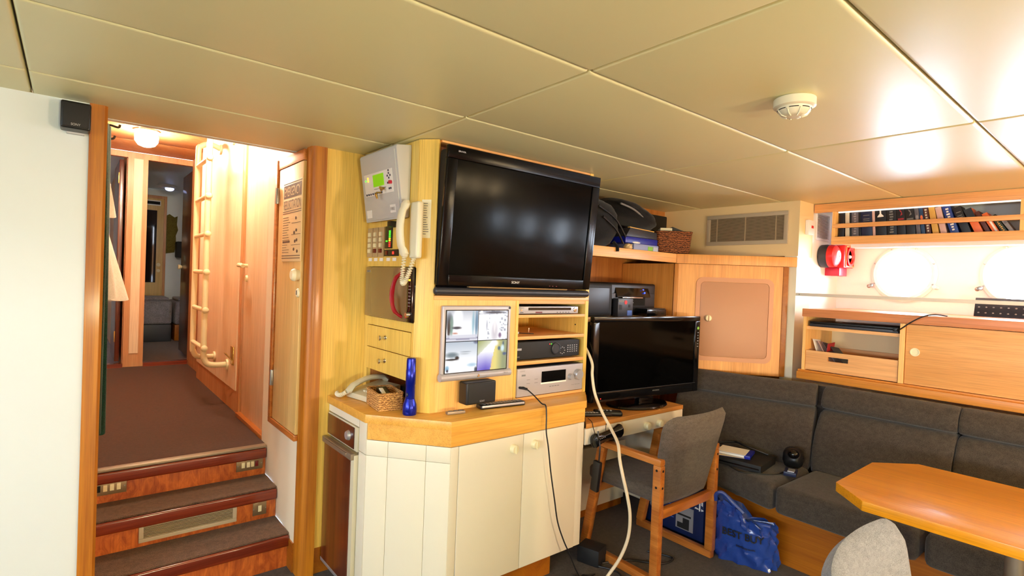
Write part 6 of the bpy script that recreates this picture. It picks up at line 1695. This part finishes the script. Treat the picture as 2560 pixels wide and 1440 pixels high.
for (x, y, r, lab) in ((3.37, -1.47, 0.06, 'inboard lamp of the row of three behind the camera'), (3.57, -1.40, 0.06, 'middle lamp of the row of three behind the camera'), (3.80, -1.32, 0.06, 'hull-side lamp of the row of three behind the camera'), (0.55, -1.1, 0.085, 'added fill lamp on the ceiling straight behind the camera'), (-1.2, -0.2, 0.085, 'added fill lamp on the ceiling to the left of the camera')):
    ceil_lamp(lab, x, y, H, 'lamp_row' if r < 0.07 else 'fill_ceiling', r, 'ceiling_lamp', 'room ceiling lamps')  # the two larger single lamps are unseen, added to brighten the room
def fill_globe(label, x, y, zc, r, m):  # unseen lamps added low down to brighten the ceiling and cabinet fronts
    t = thing('fill_globe', label, 'lamp', (x, y, 0), 0, 'added globe lamps behind the camera')
    MB().lathe([(0, 0), (0.13, 0), (0.13, 0.02), (0.02, 0.03), (0.014, 0.05), (0.014, zc - r), (0.04, zc - r + 0.004), (0, zc - r + 0.01)], (x, y, 0), (0, 0, 1), 24).build('stand', 'brass', t)
    MB().ell((x, y, zc), (r, r, r), 28, 16).build('globe', m, t)
fill_globe('added globe lamp on a stand to the right behind the camera', 1.95, -2.3, 0.95, 0.13, 'fill_globe_warm')
fill_globe('added globe lamp on a stand near the aft wall', 0.3, -2.4, 0.95, 0.13, 'fill_globe_yellow')

# ------------------------------------------------------------------ daylight
w = bpy.data.worlds.new('sky'); SC.world = w; w.use_nodes = True
nt = w.node_tree; bg = nt.nodes['Background']
tc = nt.nodes.new('ShaderNodeTexCoord'); sp = nt.nodes.new('ShaderNodeSeparateXYZ'); cr = nt.nodes.new('ShaderNodeValToRGB')
mr = nt.nodes.new('ShaderNodeMapRange'); mr.inputs['From Min'].default_value = -1; mr.inputs['From Max'].default_value = 1
nt.links.new(tc.outputs['Generated'], sp.inputs[0]); nt.links.new(sp.outputs['Z'], mr.inputs['Value']); nt.links.new(mr.outputs['Result'], cr.inputs['Fac']); # the sea glitters on the starboard (sunny) side only
sea = nt.nodes.new('ShaderNodeMapRange'); sea.inputs['From Min'].default_value = -0.2; sea.inputs['From Max'].default_value = 0.4
nt.links.new(sp.outputs['X'], sea.inputs['Value'])
dull = nt.nodes.new('ShaderNodeValToRGB')
d_ = dull.color_ramp.elements; d_[0].position = 0.0; d_[0].color = (0.10, 0.14, 0.18, 1); d_[1].position = 1.0; d_[1].color = (0.45, 0.62, 0.95, 1)
for p, c_ in ((0.40, (0.22, 0.28, 0.34, 1)), (0.495, (0.45, 0.52, 0.60, 1)), (0.505, (0.92, 0.97, 1.06, 1)), (0.62, (0.84, 0.95, 1.10, 1))):
    d_.new(p).color = c_
nt.links.new(mr.outputs['Result'], dull.inputs['Fac'])
mixw = nt.nodes.new('ShaderNodeMix'); mixw.data_type = 'RGBA'
nt.links.new(sea.outputs['Result'], mixw.inputs[0]); nt.links.new(dull.outputs['Color'], mixw.inputs[6]); nt.links.new(cr.outputs['Color'], mixw.inputs[7])
nt.links.new(mixw.outputs[2], bg.inputs['Color'])
e = cr.color_ramp.elements
e[0].position = 0.0; e[0].color = (0.10, 0.14, 0.18, 1)
e[1].position = 1.0; e[1].color = (0.45, 0.62, 0.95, 1)
for p, c_ in ((0.20, (0.5, 0.58, 0.68, 1)), (0.33, (0.82, 0.92, 1.10, 1)), (0.45, (0.86, 0.96, 1.14, 1)), (0.495, (1.0, 1.06, 1.15, 1)), (0.505, (0.92, 0.97, 1.06, 1)), (0.62, (0.84, 0.95, 1.10, 1))):
    k = e.new(p); k.color = c_
bg.inputs['Strength'].default_value = 50.0
for i, (X, y, zc, r, ry) in enumerate([(4.33, y, PORT_Z, PORT_R, PI / 2) for y in PORTS] + [(-3.11, y, 1.4, 0.23, -PI / 2) for y in PORTS_L]):
    la = bpy.data.lights.new('daylight_portal', 'AREA'); la.shape = 'DISK'; la.size = r * 2.1; la.cycles.is_portal = True
    lo = bpy.data.objects.new('daylight_portal', la); COL.objects.link(lo)
    lo.location = (X, y, zc); lo.rotation_euler = (0, ry, 0)

SC.view_settings.view_transform = 'Standard'; SC.view_settings.look = 'None'
SC.view_settings.gamma = 1.0; SC.view_settings.use_curve_mapping = False
SC.view_settings.exposure = 0.33
SC.cycles.use_denoising = True
SC.cycles.max_bounces = 8; SC.cycles.diffuse_bounces = 5
SC.cycles.sample_clamp_indirect = 6.0
